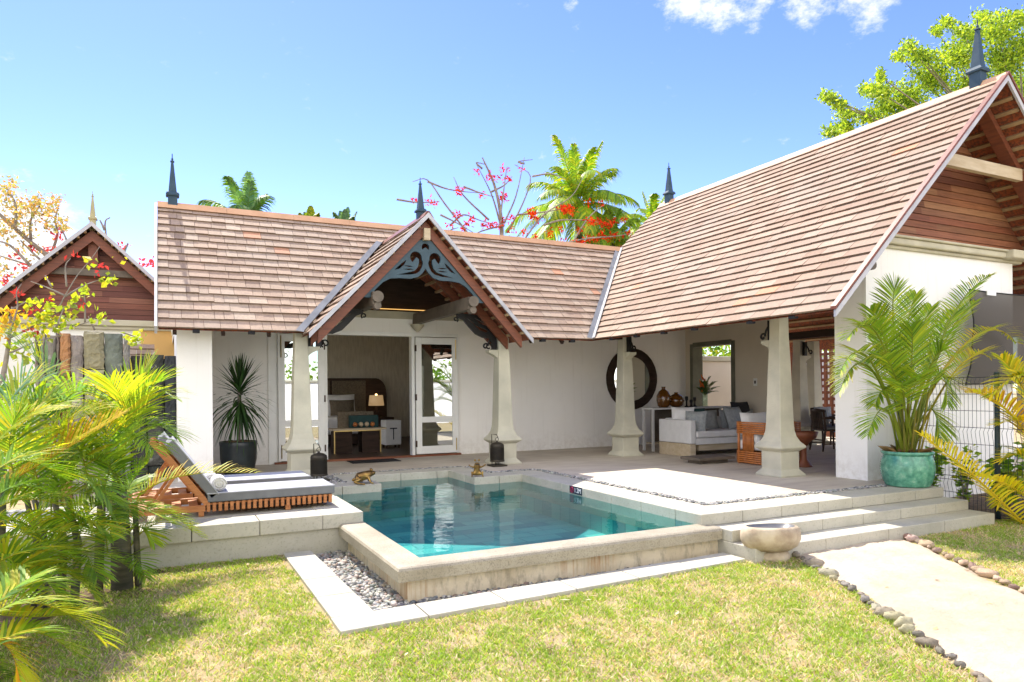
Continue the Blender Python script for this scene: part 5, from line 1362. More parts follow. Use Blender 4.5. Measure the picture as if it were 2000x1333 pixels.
b = MB(); b.box(AX-.09, AX+.09, YN-.20, YN-.02, 4.02, AZ-.2); b.build('king_post', 'rafter', nb)
b = MB(); b.box(AX-2.6, AX+2.2, YN-.14, YN+.1, 2.78, 2.92); b.box(AX-2.6, AX+2.2, YN-.09, YN+.1, 2.70, 2.779); b.build('cornice', 'cornice', nb, bevel=.02)
b = MB(); b.box(AX-2.5, AX+.9, YN, YN+.3, ZL, 2.70); b.build('wall', 'white', nb); b = MB(); b.box(AX+.9, AX+2.0, YN-.02, YN+.3, ZL, 2.70); b.build('ochre_wall', 'ochre', nb)
M['finial_pale'] = simple('pale gold finial', (.42, .38, .20), None, 5, .5, .1)
finial('finial', (AX, YN-.2, AZ), .80, 'finial_pale', nb)
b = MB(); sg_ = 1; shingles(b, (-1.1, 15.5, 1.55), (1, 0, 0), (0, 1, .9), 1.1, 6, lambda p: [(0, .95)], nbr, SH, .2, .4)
b.build('lean_to_roof', 'shingle', nb)
# ------------------------------------------------------------------ basalt slab wall
t = thing('stone_wall', 'garden wall of upright basalt slabs left of the white pillar', 'wall', (-.8, 11.9, ZL))
rg3 = random.Random(21); x = -2.9
PAL = [(.16, .16, .145), (.24, .22, .17), (.12, .14, .125), (.20, .19, .16), (.27, .25, .19), (.14, .155, .145)]
EDG = [66, 74, 88, 108, 116, 137, 162, 203, 240, 254, 286, 320, 345]
CLS = [(.30, .27, .22), (.26, .23, .19), (.33, .30, .26), (.25, .22, .18), (.42, .20, .10), (.28, .26, .23), (.34, .31, .21), (.14, .17, .14), (.30, .31, .28), (.05, .05, .045), (.06, .065, .06), (.045, .05, .06)]  # last three colours carry the shade on the right-hand slabs
slabs = [(at(a_, 700, 11.8).x, at(b_, 700, 11.8).x, (at(a_, 646+4*(k % 3), 11.8).z if k < 9 else at(a_, 692+2*(k % 2), 11.8).z)) for k, (a_, b_) in enumerate(zip(EDG, EDG[1:]))]
b = MB()
for i, (xa, xb, zt) in enumerate(slabs):
    c0_ = CLS[i]
    z = ZL
    while z < zt-.05:
        zn = zt if zt-z < 1.5 and rg3.random() < .75 else min(zt, z+.5+.9*rg3.random())
        yj = .05*rg3.random(); n_ = 5; m_ = 14; c = vary(c0_, .25, rg3)
        # wavy-edged stone
        vs = []; fs = []
        for k in range(m_+1):
            zz = z+.006+(zn-z-.012)*k/m_
            jl, jr = .022*(rg3.random()-.5), .022*(rg3.random()-.5)
            for j in range(n_+1):
                xx = xa+.006+jl+(xb-xa-.012+jr-jl)*j/n_; edge = (j in (0, n_)) or (k in (0, m_))
                vs.append((xx, 11.80+yj+(.03 if edge else 0)+.022*rg3.random(), zz))
        for k in range(m_):
            for j in range(n_): fs.append((k*(n_+1)+j, k*(n_+1)+j+1, (k+1)*(n_+1)+j+1, (k+1)*(n_+1)+j))
        b.add(vs, fs, c); b.box(xa+.008, xb-.008, 11.87+yj, 12.05, z+.003, zn-.012, c)
        z = zn
b.build('slabs', 'basalt', t); b = MB(); b.box(-1.6, .16, 11.93, 12.02, ZL, 1.80); b.build('core', 'black', t)
# white garden wall behind the camera, mirrored in the door glass
t = thing('garden_wall', 'plain white garden wall across the lawn mirrored in the door glass', 'wall', (3, -7, ZL))
b = MB(); b.box(-16, 24, -7.2, -7, ZL, 1.7); b.build('wall', 'white', t); b = MB(); b.box(-16, 24, -7.26, -6.94, 1.705, 1.8); b.build('coping', 'coping', t)
# ------------------------------------------------------------------ vegetation
rv = random.Random(99)
def rvec(r_=rv):
    while True:
        v = Vector((r_.uniform(-1, 1), r_.uniform(-1, 1), r_.uniform(-1, 1)))
        if .05 < v.length < 1: return v.normalized()
def leaf(mb, p, s, col, d=None, asp=.5, fold=.12):
    d = d or rvec(); sd = d.cross(rvec())
    if sd.length < .05: sd = d.cross(Vector((.3, .5, .8)))
    sd.normalize(); n = d.cross(sd)
    p = Vector(p); mb.add([p, p+d*s*.45+sd*s*asp*.5+n*s*fold, p+d*s, p+d*s*.45-sd*s*asp*.5+n*s*fold], [(0, 1, 2), (0, 2, 3)], col)
GRN = [(.17, .32, .03), (.23, .40, .035), (.13, .25, .03), (.30, .47, .04)]
YEL = [(.42, .48, .03), (.32, .45, .03), (.54, .50, .04)]
ORA = [(.62, .42, .04), (.58, .30, .04), (.56, .46, .04)]
BLU = [(.14, .30, .15), (.19, .35, .17), (.11, .24, .11)]
def frond(fb, rb, p0, p1, p2, ll, pal, n=42, wd=.016, vee=.35, droop=.35, tipc=None, start=.10, roll=None, ang=(62, 28)):
    p0, p1, p2 = Vector(p0), Vector(p1), Vector(p2)
    L = (p1-p0).length+(p2-p1).length
    path = [bez(p0, p1, p2, i/12) for i in range(13)]
    r0 = max(.004, L*.0075); rc = vary(pal[0], .2, rv)
    rb.tube(path, [r0*(1-i/14) for i in range(13)], 5, lerp(rc, (.35, .32, .05), .5))
    up = Vector(roll) if roll else Vector((0, 0, 1))
    for i in range(n):
        t = start+(1-start)*(i+.5)/n
        p = bez(p0, p1, p2, t); T = ((p1-p0)*(1-t)+(p2-p1)*t).normalized()
        S = T.cross(up)
        if S.length < .12: S = T.cross(Vector((.7, -.7, .1)))
        S.normalize(); Nn = S.cross(T).normalized()
        if Nn.z < 0 and not roll: Nn = -Nn
        u = (t-start)/(1-start)
        prof = (.50+.5*math.sin(math.pi*min(1, u*1.15+.08)**.9)) if u < .8 else .50+.5*math.sin(math.pi*min(1, u*1.15+.08)**.9)
        prof = max(.22, math.sin(math.pi*(.16+.80*u))**.55)
        a = R(ang[0]+(ang[1]-ang[0])*u)
        for sd in (1, -1):
            l = ll*prof*(.86+.24*rv.random()); aa = a+R(6)*(rv.random()-.5)
            d0 = (T*math.cos(aa)+S*sd*math.sin(aa)+Nn*vee*(.8+.4*rv.random())).normalized()
            c0 = vary(rv.choice(pal), .22, rv); c1 = lerp(c0, tipc, .75) if tipc else lerp(c0, (.30, .30, .05), .2)
            W = d0.cross(Nn); W = (W.normalized() if W.length > .05 else T); g = Vector((0, 0, -1))
            dr = droop*(.7+.6*rv.random())
            q0 = p; q1 = p+d0*l*.35+g*dr*l*.05; q2 = p+d0*l*.70+g*dr*l*.28; q3 = p+d0*l*.97+g*dr*l*.62
            w_ = wd*(.8+.4*rv.random())
            b = len(fb.v)
            fb.v += [tuple(x) for x in (q0-W*w_*.25, q0+W*w_*.25, q1-W*w_*.5, q1+W*w_*.5, q2-W*w_*.42, q2+W*w_*.42, q3)]
            fb.c += [c0, c0, c0, c0, lerp(c0, c1, .6), lerp(c0, c1, .6), c1]
            fb.f += [(b, b+1, b+3, b+2), (b+2, b+3, b+5, b+4), (b+4, b+5, b+6)]; fb.mi += [0, 0, 0]
def thru(a, m, c):      # bezier control so the curve passes through m
    return Vector(m)*2-(Vector(a)+Vector(c))*.5
def palm_thing(nm, label, loc, grp=None, cat='palm'):
    t = thing(nm, label, cat, loc, grp); return t, MB(), MB(), MB()
def finish(t, fb, rb, tb=None, tm='trunk', tn='trunk'):
    if fb.v: fb.build('fronds', 'leaf', t)
    if rb.v: rb.build('stalks', 'leaf', t)
    if tb and tb.v: tb.build(tn, tm, t, True)
def radial(fb, rb, c, n, L, ll, pal, elev=(10, 80), wd=.02, nl=34, tip=None, droop=.5, sag=.5, vee=.3, az=None):
    for i in range(n):
        a = (2*math.pi*i*.382*1.0+rv.random()*.5) if az is None else R(rv.uniform(*az))
        e = R(elev[0]+(elev[1]-elev[0])*((i+.5)/n)); l = L*(.8+.35*rv.random())
        d = Vector((math.cos(a)*math.cos(e), math.sin(a)*math.cos(e), math.sin(e)))
        p1 = Vector(c)+d*l*.6; p2 = Vector(c)+d*l+Vector((0, 0, -sag*l*math.cos(e)))
        frond(fb, rb, c, p1, p2, ll, pal, nl, wd, vee, droop, tip)

# --- golden cane palms at the left edge
def P(x, y, Y): return at(x, y, Y)
T1 = palm_thing('cane_palm', 'tall green cane palm with a dark trunk beside the lounger', (-.32, 6.7, ZL), 'cane palms in the left garden bed')
T2 = palm_thing('cane_palm', 'leafy cane palm with thin stems at the left edge, yellow fronds arching over its top', (-.75, 6.2, ZL), 'cane palms in the left garden bed')
T3 = palm_thing('cane_palm', 'low yellow green palm in the bottom left corner of the picture', (-1.05, 4.5, ZL), 'cane palms in the left garden bed')
T4 = palm_thing('cane_palm', 'blue green palm with pale glossy fronds against the basalt slab wall', (-1.25, 7.1, ZL), 'cane palms in the left garden bed')
def F(T, a, m, c, ll, pal, tip=None, n=44, wd=.017, droop=.4, vee=.3, Ys=None, **k):
    A, Mm, Cc = P(*a), P(*m), P(*c); frond(T[1], T[2], A, thru(A, Mm, Cc), Cc, ll*1.15, pal, int(n*.72), wd*1.0, vee, droop*.5, tip, **k)
# trunk and stems
T1[3].tube([(-.32, 6.7, ZL), (-.33, 6.7, .2), (-.34, 6.72, .62)], [.085, .07, .05], 12); T1[3].tube([(-.5, 6.75, ZL), (-.46, 6.72, .5)], [.04, .03], 8); T1[3].tube([(-.2, 6.72, ZL), (-.22, 6.7, .3)], [.03, .02], 8)
for x, y in ((-.72, 6.35), (-.82, 6.2), (-.62, 6.25), (-.9, 6.4)): T2[3].tube([(x, y, ZL), (x+.03, y, .15), (x-.04, y+.02, .5)], [.032, .027, .018], 8)
F(T1, (245, 850, 6.8), (265, 780, 6.8), (318, 745, 6.7), .42, GRN+YEL, n=44, droop=.6)
F(T1, (245, 850, 6.8), (250, 790, 6.9), (290, 712, 7.0), .42, YEL+GRN[1:2], n=36, vee=.2, ang=(40, 20))
F(T1, (238, 850, 6.7), (246, 800, 6.55), (215, 745, 6.3), .42, YEL, n=40, droop=.7)
F(T1, (240, 850, 6.7), (275, 790, 6.7), (335, 780, 6.6), .40, GRN+YEL, n=40, droop=.9)
F(T1, (240, 870, 6.7), (285, 830, 6.7), (340, 850, 6.6), .36, GRN, n=40, droop=.9)
F(T1, (238, 900, 6.7), (262, 850, 6.6), (300, 880, 6.3), .36, GRN, n=40, droop=.8)
F(T1, (262, 980, 7.2), (350, 931, 7.3), (500, 925, 7.4), .30, YEL+ORA[:1], tip=(.55, .38, .05), n=46, droop=.55, vee=.45)
F(T1, (245, 1085, 6.8), (310, 1022, 6.8), (395, 1050, 6.8), .24, YEL+GRN[1:2], n=38, droop=.5)
F(T1, (240, 1000, 6.8), (290, 1000, 6.7), (345, 1030, 6.7), .26, GRN+YEL, n=34, droop=.6)
F(T1, (238, 960, 6.7), (205, 905, 6.3), (150, 900, 6.0), .36, GRN, n=38, droop=.8)
F(T1, (245, 1100, 6.8), (262, 1085, 6.6), (285, 1130, 6.4), .20, GRN, n=26, droop=.5)
F(T1, (236, 940, 6.6), (180, 880, 6.3), (130, 920, 6.1), .34, GRN, n=38, droop=.8)
F(T2, (-30, 968, 5.6), (98, 895, 5.7), (232, 815, 5.9), .34, ORA+YEL[:1], tip=(.58, .34, .04), n=52, wd=.02, droop=.5, vee=.35)
F(T2, (60, 960, 6.0), (105, 850, 6.0), (200, 805, 6.1), .38, YEL, tip=(.5, .4, .05), n=46, droop=.8)
F(T2, (90, 980, 6.0), (150, 930, 5.9), (215, 980, 5.7), .32, GRN, n=44, droop=.8)
F(T2, (80, 1000, 6.0), (60, 900, 5.8), (0, 860, 5.5), .36, YEL+GRN, n=44, droop=.8)
F(T2, (110, 1060, 5.9), (150, 1010, 5.8), (215, 1045, 5.6), .30, GRN+YEL, n=42, droop=.7)
F(T2, (100, 1080, 5.8), (40, 1020, 5.5), (-30, 1040, 5.2), .34, GRN+YEL, n=44, droop=.7)
F(T2, (-20, 1065, 5.2), (90, 1040, 5.3), (215, 1050, 5.5), .26, YEL+GRN, n=46, droop=.6)
F(T2, (-20, 1110, 5.0), (80, 1075, 5.1), (175, 1110, 5.2), .28, YEL+GRN[:2], n=46, droop=.6)
F(T2, (100, 1000, 6.1), (120, 900, 6.2), (190, 870, 6.3), .34, GRN, n=40, droop=.8)
F(T2, (30, 940, 5.6), (20, 850, 5.5), (50, 790, 5.5), .34, GRN+YEL, n=40, droop=.7)
F(T2, (-30, 900, 5.4), (30, 830, 5.5), (120, 800, 5.7), .34, YEL, n=44, droop=.8)
F(T2, (120, 1110, 5.9), (160, 1080, 5.7), (190, 1130, 5.5), .24, GRN, n=34, droop=.6)
F(T2, (-20, 980, 5.1), (50, 950, 5.2), (130, 985, 5.3), .30, GRN, n=44, droop=.7)
F(T3, (-60, 1240, 4.2), (70, 1178, 4.3), (200, 1255, 4.5), .30, YEL+GRN[3:], n=48, wd=.015, droop=.6)
F(T3, (-60, 1190, 4.2), (60, 1205, 4.4), (170, 1195, 4.6), .24, YEL, n=44, droop=.5)
F(T3, (-60, 1270, 4.1), (10, 1260, 4.2), (35, 1333, 4.2), .22, ORA+YEL, tip=(.55, .36, .04), n=30, droop=.6)
F(T3, (-40, 1200, 4.3), (25, 1150, 4.4), (60, 1130, 4.5), .18, GRN+YEL, n=28, droop=.4)
F(T4, (110, 800, 7.0), (88, 725, 7.0), (35, 675, 7.0), .62, BLU+YEL[:1], n=40, wd=.022, droop=.7, vee=.2)
F(T4, (100, 840, 6.9), (40, 770, 6.7), (-40, 770, 6.5), .52, BLU+YEL[1:2], n=44, wd=.022, droop=.9, vee=.2)
F(T4, (110, 820, 7.0), (150, 765, 6.9), (210, 790, 6.8), .48, BLU+GRN, n=44, wd=.02, droop=.9)
F(T4, (110, 830, 7.0), (60, 800, 6.8), (0, 830, 6.6), .46, GRN+YEL, n=44, wd=.02, droop=.9)
F(T4, (110, 850, 7.0), (170, 800, 7.0), (260, 845, 7.0), .40, GRN, n=40, wd=.02, droop=.9)
# extra fronds that fill the mass down to the lawn
for a, m, c, ll, pal in (((60, 1130, 5.4), (95, 1075, 5.4), (165, 1085, 5.5), .28, YEL+GRN), ((-10, 1150, 5.0), (60, 1105, 5.1), (150, 1135, 5.2), .26, YEL), ((40, 1160, 5.2), (20, 1090, 5.1), (-40, 1080, 5.0), .28, GRN+YEL), ((80, 1150, 5.5), (130, 1120, 5.5), (185, 1170, 5.5), .22, GRN+YEL), ((20, 1150, 4.9), (80, 1130, 4.9), (120, 1185, 4.9), .22, GRN),
    ((50, 1060, 5.8), (100, 985, 5.8), (175, 965, 5.9), .32, GRN+YEL), ((150, 1060, 6.2), (185, 990, 6.2), (225, 1010, 6.1), .28, GRN), ((30, 900, 6.2), (70, 800, 6.3), (140, 770, 6.4), .40, GRN+YEL), ((-20, 860, 6.0), (30, 770, 6.1), (95, 745, 6.2), .40, YEL+BLU), ((200, 960, 6.5), (215, 880, 6.4), (185, 800, 6.3), .36, GRN+YEL), ((170, 930, 6.3), (140, 860, 6.2), (75, 850, 6.0), .34, YEL),
    ((-30, 1010, 5.0), (60, 975, 5.1), (160, 1010, 5.3), .28, YEL+GRN), ((-30, 940, 5.0), (40, 900, 5.1), (115, 930, 5.2), .30, GRN+YEL), ((210, 1080, 6.4), (195, 1030, 6.2), (150, 1030, 6.0), .26, GRN+YEL), ((240, 1060, 6.7), (270, 1030, 6.7), (300, 1060, 6.6), .22, GRN+YEL), ((-40, 1230, 4.4), (40, 1150, 4.5), (130, 1180, 4.7), .24, YEL+GRN), ((-40, 1290, 4.1), (60, 1235, 4.2), (150, 1285, 4.3), .22, YEL+GRN)):
    F(T2 if c[2] < 6 else T1, a, m, c, ll, pal, n=44, droop=.6)
for T, c, n_, L in ((T2, (-.75, 6.2, .1), 6, .7), (T1, (-.34, 6.7, .35), 6, .55), (T4, (-1.2, 7.05, .7), 10, .9), (T3, (-1.3, 4.7, -.1), 5, .65), (T2, (-1.25, 5.6, .0), 6, .8)):
    radial(T[1], T[2], c, n_, L, .32, GRN+YEL[:2], (-5, 70), .016, 28, droop=.3)
T4[3].tube([(-1.25, 7.1, ZL), (-1.2, 7.05, .7)], [.06, .04], 10); T3[3].tube([(-1.3, 4.7, ZL), (-1.3, 4.7, -.1)], [.03, .02], 8); T3[3].tube([(-1.05, 4.5, ZL), (-1.2, 4.4, -.1)], [.03, .02], 8)
for T in (T1, T2, T3, T4): finish(*T)
# --- potted areca palm
t = thing('areca_palm', 'feathery areca palm growing from the celadon pot against the white wall', 'palm', (8.5, 5.76, .42))
fb, rb, tb = MB(), MB(), MB(); c0 = Vector((8.5, 5.76, .42))
TIPS = [(1752, 560, 5.6, 1745, 640), (1700, 605, 5.5, 1735, 690), (1655, 662, 5.4, 1720, 665), (1640, 730, 5.3, 1700, 705), (1640, 765, 5.5, 1700, 720), (1695, 850, 5.4, 1730, 800),
        (1935, 540, 5.9, 1850, 640), (1985, 670, 5.9, 1890, 668), (1935, 700, 5.7, 1870, 720), (1850, 790, 5.6, 1830, 735), (1835, 860, 5.5, 1815, 800), (1820, 600, 6.0, 1790, 690), (1790, 575, 6.0, 1770, 680), (1870, 610, 6.0, 1820, 690), (1720, 700, 5.2, 1750, 740), (1800, 740, 5.1, 1785, 760), (1760, 760, 5.1, 1765, 770), (1850, 690, 5.3, 1815, 720), (1680, 640, 5.9, 1730, 700), (1905, 590, 6.05, 1840, 680), (1710, 790, 5.6, 1740, 770), (1780, 640, 5.4, 1780, 720)]
for i, (tx, ty, Y, mx_, my_) in enumerate(TIPS):
    a = rv.random()*6.28; s0 = c0+Vector((.13*math.cos(a)*rv.random(), .13*math.sin(a)*rv.random(), 0))
    m = P(mx_, my_, (Y+5.76)/2); c = P(tx, ty, Y)
    frond(fb, rb, s0, thru(s0, m, c), c, .38, GRN+YEL[:2] if i not in (7, 8) else ORA[2:]+YEL, 40, .017, .32, .22, (.40, .32, .08) if i in (3, 8, 4) else None, start=.36, ang=(58, 25))
for i in range(16):
    a = rv.random()*6.28; r_ = .15*rv.random(); q = c0+Vector((r_*math.cos(a), r_*math.sin(a), 0)); d = Vector((math.cos(a)*.13, math.sin(a)*.13, .45+.4*rv.random()))
    tb.tube([q, q+d*.5, q+d], [.013, .011, .008], 6, vary((.30, .30, .06), .3, rv))
for i in range(40):
    a = rv.random()*6.28; q = c0+Vector((.16*math.cos(a), .16*math.sin(a), 0)); leaf(tb, q, .12+.1*rv.random(), vary((.26, .17, .09), .3, rv), Vector((math.cos(a), math.sin(a), .5)).normalized(), .4)
fb.build('fronds', 'leaf', t); rb.build('stalks', 'leaf', t); tb.build('canes', 'leaf', t)
# --- dracaena
t = thing('dracaena', 'dark green spiky dracaena growing in the dark planter', 'plant', (1.05, 11.75, .46))
b = MB(); cc = Vector((1.07, 11.72, 1.22))
for i in range(150):
    u = i/150; a = i*2.4; e = R(85-150*u**.85)+R(8)*(rv.random()-.5); L = .50+.14*rv.random()
    d = Vector((math.cos(a)*math.cos(e), math.sin(a)*math.cos(e), math.sin(e))); z0 = cc+Vector((0, 0, .16-.36*u))
    q = [z0, z0+d*L*.4, z0+d*L*.75+Vector((0, 0, -.05*u-.02)), z0+d*L+Vector((0, 0, -.22*u-.02))]
    W = d.cross(Vector((0, 0, 1))); W = W.normalized() if W.length > .05 else Vector((1, 0, 0)); c = vary(rv.choice([(.03, .075, .022), (.045, .10, .03), (.022, .05, .018)]), .3, rv)
    for j in range(3): 
        w0, w1 = (.010, .018, .014, .0)[j], (.010, .018, .014, .0)[j+1]; b.quad(q[j]-W*w0, q[j]+W*w0, q[j+1]+W*max(w1, .001), q[j+1]-W*max(w1, .001), c)
b.build('leaves', 'leaf', t)
b = MB(); b.tube([(1.05, 11.75, .46), (1.06, 11.74, .8), (1.07, 11.72, 1.3)], [.03, .026, .03], 8); b.build('stem', 'bark', t, True)
# --- yellow palm at the right edge
t, fb, rb, tb = palm_thing('golden_palm', 'golden yellow palm leaning in from the right edge in front of the wire fence', (10.3, 4.5, ZL))
def F2(a, m, c, ll, pal, tip=None, **k): A, Mm, Cc = P(*a), P(*m), P(*c); frond(fb, rb, A, thru(A, Mm, Cc), Cc, ll*1.4, pal, 46, .024, .35, .35, tip, **k)
GOLD = [(.80, .66, .03), (.84, .70, .06), (.68, .66, .04)]
F2((2060, 1090, 4.6), (1930, 955, 4.75), (1800, 850, 4.9), .30, GOLD, (.6, .42, .06))
F2((2080, 1000, 4.6), (1985, 820, 4.8), (1885, 768, 4.95), .30, GOLD+ORA, (.5, .28, .08))
F2((2080, 800, 4.6), (2010, 735, 4.7), (1935, 775, 4.8), .26, GOLD+YEL)
F2((2080, 900, 4.6), (2020, 830, 4.7), (1950, 830, 4.85), .26, GOLD+YEL)
F2((2080, 1000, 4.6), (2020, 900, 4.7), (1960, 900, 4.85), .26, GOLD+YEL)
F2((2080, 1090, 4.6), (2020, 1020, 4.7), (1965, 1050, 4.8), .22, YEL)
for c in ((10.3, 4.5, ZL), (10.4, 4.4, ZL)): tb.tube([c, (c[0], c[1], .3)], [.04, .03], 8)
F2((2090, 960, 4.7), (2010, 780, 4.9), (1955, 700, 5.0), .28, GOLD+YEL)
F2((2090, 1040, 4.6), (1990, 960, 4.7), (1900, 930, 4.85), .26, GOLD)
F2((2090, 860, 4.6), (2030, 760, 4.7), (1975, 735, 4.8), .26, GOLD+YEL)
F2((2090, 980, 4.7), (2010, 930, 4.8), (1950, 985, 4.9), .24, YEL+GOLD)
radial(fb, rb, (10.3, 4.5, .3), 9, 1.0, .28, GOLD+YEL, (10, 70), .02, 30)
finish(t, fb, rb, tb)
# --- shrubs by the fence
def shrub(loc, label, h, w_, n, pal, s=.07, stems=7, grp=None, nm='shrub'):
    t = thing(nm, label, 'shrub', loc, grp); b = MB(); sb = MB()
    for i in range(stems):
        a = rv.random()*6.28; top = Vector(loc)+Vector((math.cos(a)*w_*rv.random(), math.sin(a)*w_*rv.random(), h*(.6+.4*rv.random())))
        m = Vector(loc).lerp(top, .5)+Vector((0, 0, .05)); sb.tube([loc, m, top], [.009, .007, .003], 5)
        for k in range(n//stems):
            p = m.lerp(top, rv.random()) if rv.random() < .7 else Vector(loc).lerp(m, .3+.7*rv.random())
            d = rvec(); d.z = abs(d.z)*.4-.1; p = p+d*.07*rv.random(); leaf(b, p, s*(.6+.7*rv.random()), vary(rv.choice(pal), .25, rv), d.normalized(), .6)
    b.build('leaves', 'leaf', t); sb.build('stems', 'bark', t, True); return t
shrub((9.28, 5.98, ZL), 'leafy green shrub behind the wire fence next to the celadon pot', .85, .2, 420, GRN, .085, 8, 'shrubs behind the wire fence')
shrub((9.42, 5.60, ZL), 'thin stemmed young shrub in the middle of the fence panel', .85, .15, 240, GRN+YEL[:1], .075, 6, 'shrubs behind the wire fence')
shrub((9.75, 5.25, ZL), 'broad leaved green shrub behind the fence post at the right edge', .75, .3, 260, GRN, .13, 8, 'shrubs behind the wire fence')
shrub((10.6, 5.3, ZL), 'tall green shrub at the far right behind the fence', .95, .35, 260, GRN, .12, 8, 'shrubs behind the wire fence')
# --- small flowering tree in front of the neighbour villa
t = thing('flowering_tree', 'slender young tree with lime leaves and pink tips before the neighbour gable', 'tree', (-2.2, 10.6, ZL))
bb, lb, pb = MB(), MB(), MB(); YT = 10.6
BR = [[(-8, 830), (2, 760), (14, 690), (20, 640), (24, 600)], [(20, 660), (60, 640), (110, 605), (127, 578), (150, 540), (178, 506), (195, 482)], [(127, 578), (92, 562), (60, 550)], [(127, 580), (160, 560), (205, 543)], [(60, 645), (95, 618), (130, 605), (150, 590), (153, 572)], [(110, 640), (125, 600)], [(140, 636), (165, 632), (190, 620)], [(166, 632), (166, 590), (162, 560)], [(20, 650), (34, 600), (32, 572), (42, 555)], [(24, 605), (50, 590), (75, 580)], [(185, 645), (172, 618)], [(100, 560), (88, 538)], [(240, 650), (255, 655), (270, 660)], [(130, 560), (128, 520), (138, 505)], [(20, 690), (70, 668), (120, 655)]]
for k, br in enumerate(BR):
    pts = catmull([P(x, y, YT+.15*math.sin(k*2.1)+.01*i) for i, (x, y) in enumerate(br)], 4); r0 = .045 if k == 0 else .014
    bb.tube(pts, [max(.004, r0*(1-.75*i/len(pts))) for i in range(len(pts))], 6)
for (x, y, n_, s) in ((182, 512, 7, .12), (210, 550, 10, .10), (220, 545, 8, .10), (165, 568, 10, .08), (172, 578, 8, .09), (140, 595, 12, .10), (135, 605, 10, .09), (60, 598, 10, .09), (75, 590, 9, .09), (95, 560, 5, .07), (92, 598, 9, .08), (80, 620, 18, .10), (72, 628, 16, .10), (100, 613, 16, .10), (105, 630, 14, .09), (190, 620, 14, .08), (202, 622, 10, .08), (130, 622, 9, .09), (140, 630, 9, .09), (55, 655, 12, .09), (62, 668, 12, .09), (85, 650, 12, .09), (110, 645, 12, .09), (255, 655, 10, .09), (270, 660, 12, .09), (262, 667, 9, .09), (20, 615, 22, .10), (8, 628, 18, .10), (28, 640, 14, .10), (40, 620, 10, .09), (5, 650, 14, .10), (228, 505, 3, .06), (20, 680, 12, .1), (45, 690, 12, .1), (70, 685, 12, .1)):
    for i in range(n_):
        p = P(x+rv.gauss(0, 7), y+rv.gauss(0, 6), YT+rv.gauss(0, .12)); o = x < 45 and y < 660
        leaf(lb, p, s*(.6+.7*rv.random()), vary(rv.choice(ORA if o and rv.random() < .6 else YEL+[(.26, .34, .04)]), .2, rv), None, .75)
for (x, y) in ((145, 500), (197, 522), (190, 528), (62, 612), (68, 608), (35, 571), (65, 652), (70, 645), (95, 588), (38, 575), (158, 590)):
    for i in range(7): leaf(pb, P(x+rv.gauss(0, 5), y+rv.gauss(0, 4), YT+rv.gauss(0, .08)), .075*(.6+.6*rv.random()), vary((.50, .05, .06), .3, rv), None, .5)
bb.build('branches', 'bark', t, True); lb.build('leaves', 'leaf', t); pb.build('flowers', 'petal', t)
# --- orange leaved tree far left
t = thing('orange_tree', 'distant tree with orange leaves and pink flowers rising above the neighbour roof', 'tree', (-7, 24, ZL))
bb, lb, pb = MB(), MB(), MB(); YT = 24
for k, br in enumerate([[(150, 640), (120, 545), (97, 505), (50, 465), (0, 420), (-40, 390)], [(97, 505), (112, 460), (108, 430), (115, 400)], [(120, 545), (70, 500), (40, 470)], [(97, 505), (130, 480), (122, 450)], [(60, 470), (60, 430), (80, 400)], [(120, 545), (60, 520), (0, 500)], [(30, 445), (30, 400), (15, 370)], [(60, 520), (20, 480), (-10, 470)], [(110, 540), (60, 545), (10, 540)], [(200, 560), (215, 520), (205, 440), (215, 425)], [(205, 450), (195, 430)], [(240, 500), (250, 475)]]):
    pts = catmull([P(x, y, YT+.5*math.sin(k*1.7)) for x, y in br], 4); bb.tube(pts, [max(.02, (.10 if k == 0 else .045)*(1-.7*i/len(pts))) for i in range(len(pts))], 5)
for (x, y, rx_, n_) in ((10, 375, 18, 120), (32, 400, 22, 170), (62, 405, 22, 190), (92, 412, 18, 150), (108, 392, 12, 70), (70, 392, 16, 100), (22, 432, 20, 120), (120, 432, 12, 70), (126, 446, 8, 40), (100, 440, 18, 90), (50, 442, 22, 120), (5, 452, 16, 70), (20, 360, 14, 70), (30, 480, 30, 70), (70, 500, 26, 60), (-15, 400, 25, 160), (0, 530, 30, 100), (40, 560, 30, 60)):
    for i in range(n_): leaf(lb, P(x+rv.gauss(0, rx_*.6), y+rv.gauss(0, rx_*.5), YT+rv.gauss(0, .5)), .105*(.6+.8*rv.random()), vary(rv.choice([(.52, .33, .12), (.50, .27, .10), (.44, .34, .15), (.34, .32, .14), (.28, .29, .13)]), .25, rv), None, .5)
for (x, y) in ((65, 486), (95, 490), (30, 500), (40, 520), (112, 462), (10, 555), (25, 560), (60, 520), (80, 525), (118, 455), (5, 545), (240, 483), (105, 490), (280, 515), (292, 512), (298, 510)):
    for i in range(12): leaf(pb, P(x+rv.gauss(0, 6), y+rv.gauss(0, 4), YT+rv.gauss(0, .2)), .15*(.6+.7*rv.random()), vary((.55, .07, .10), .3, rv), None, .5)
bb.build('branches', 'bark', t, True); lb.build('leaves', 'leaf', t); pb.build('flowers', 'petal', t)
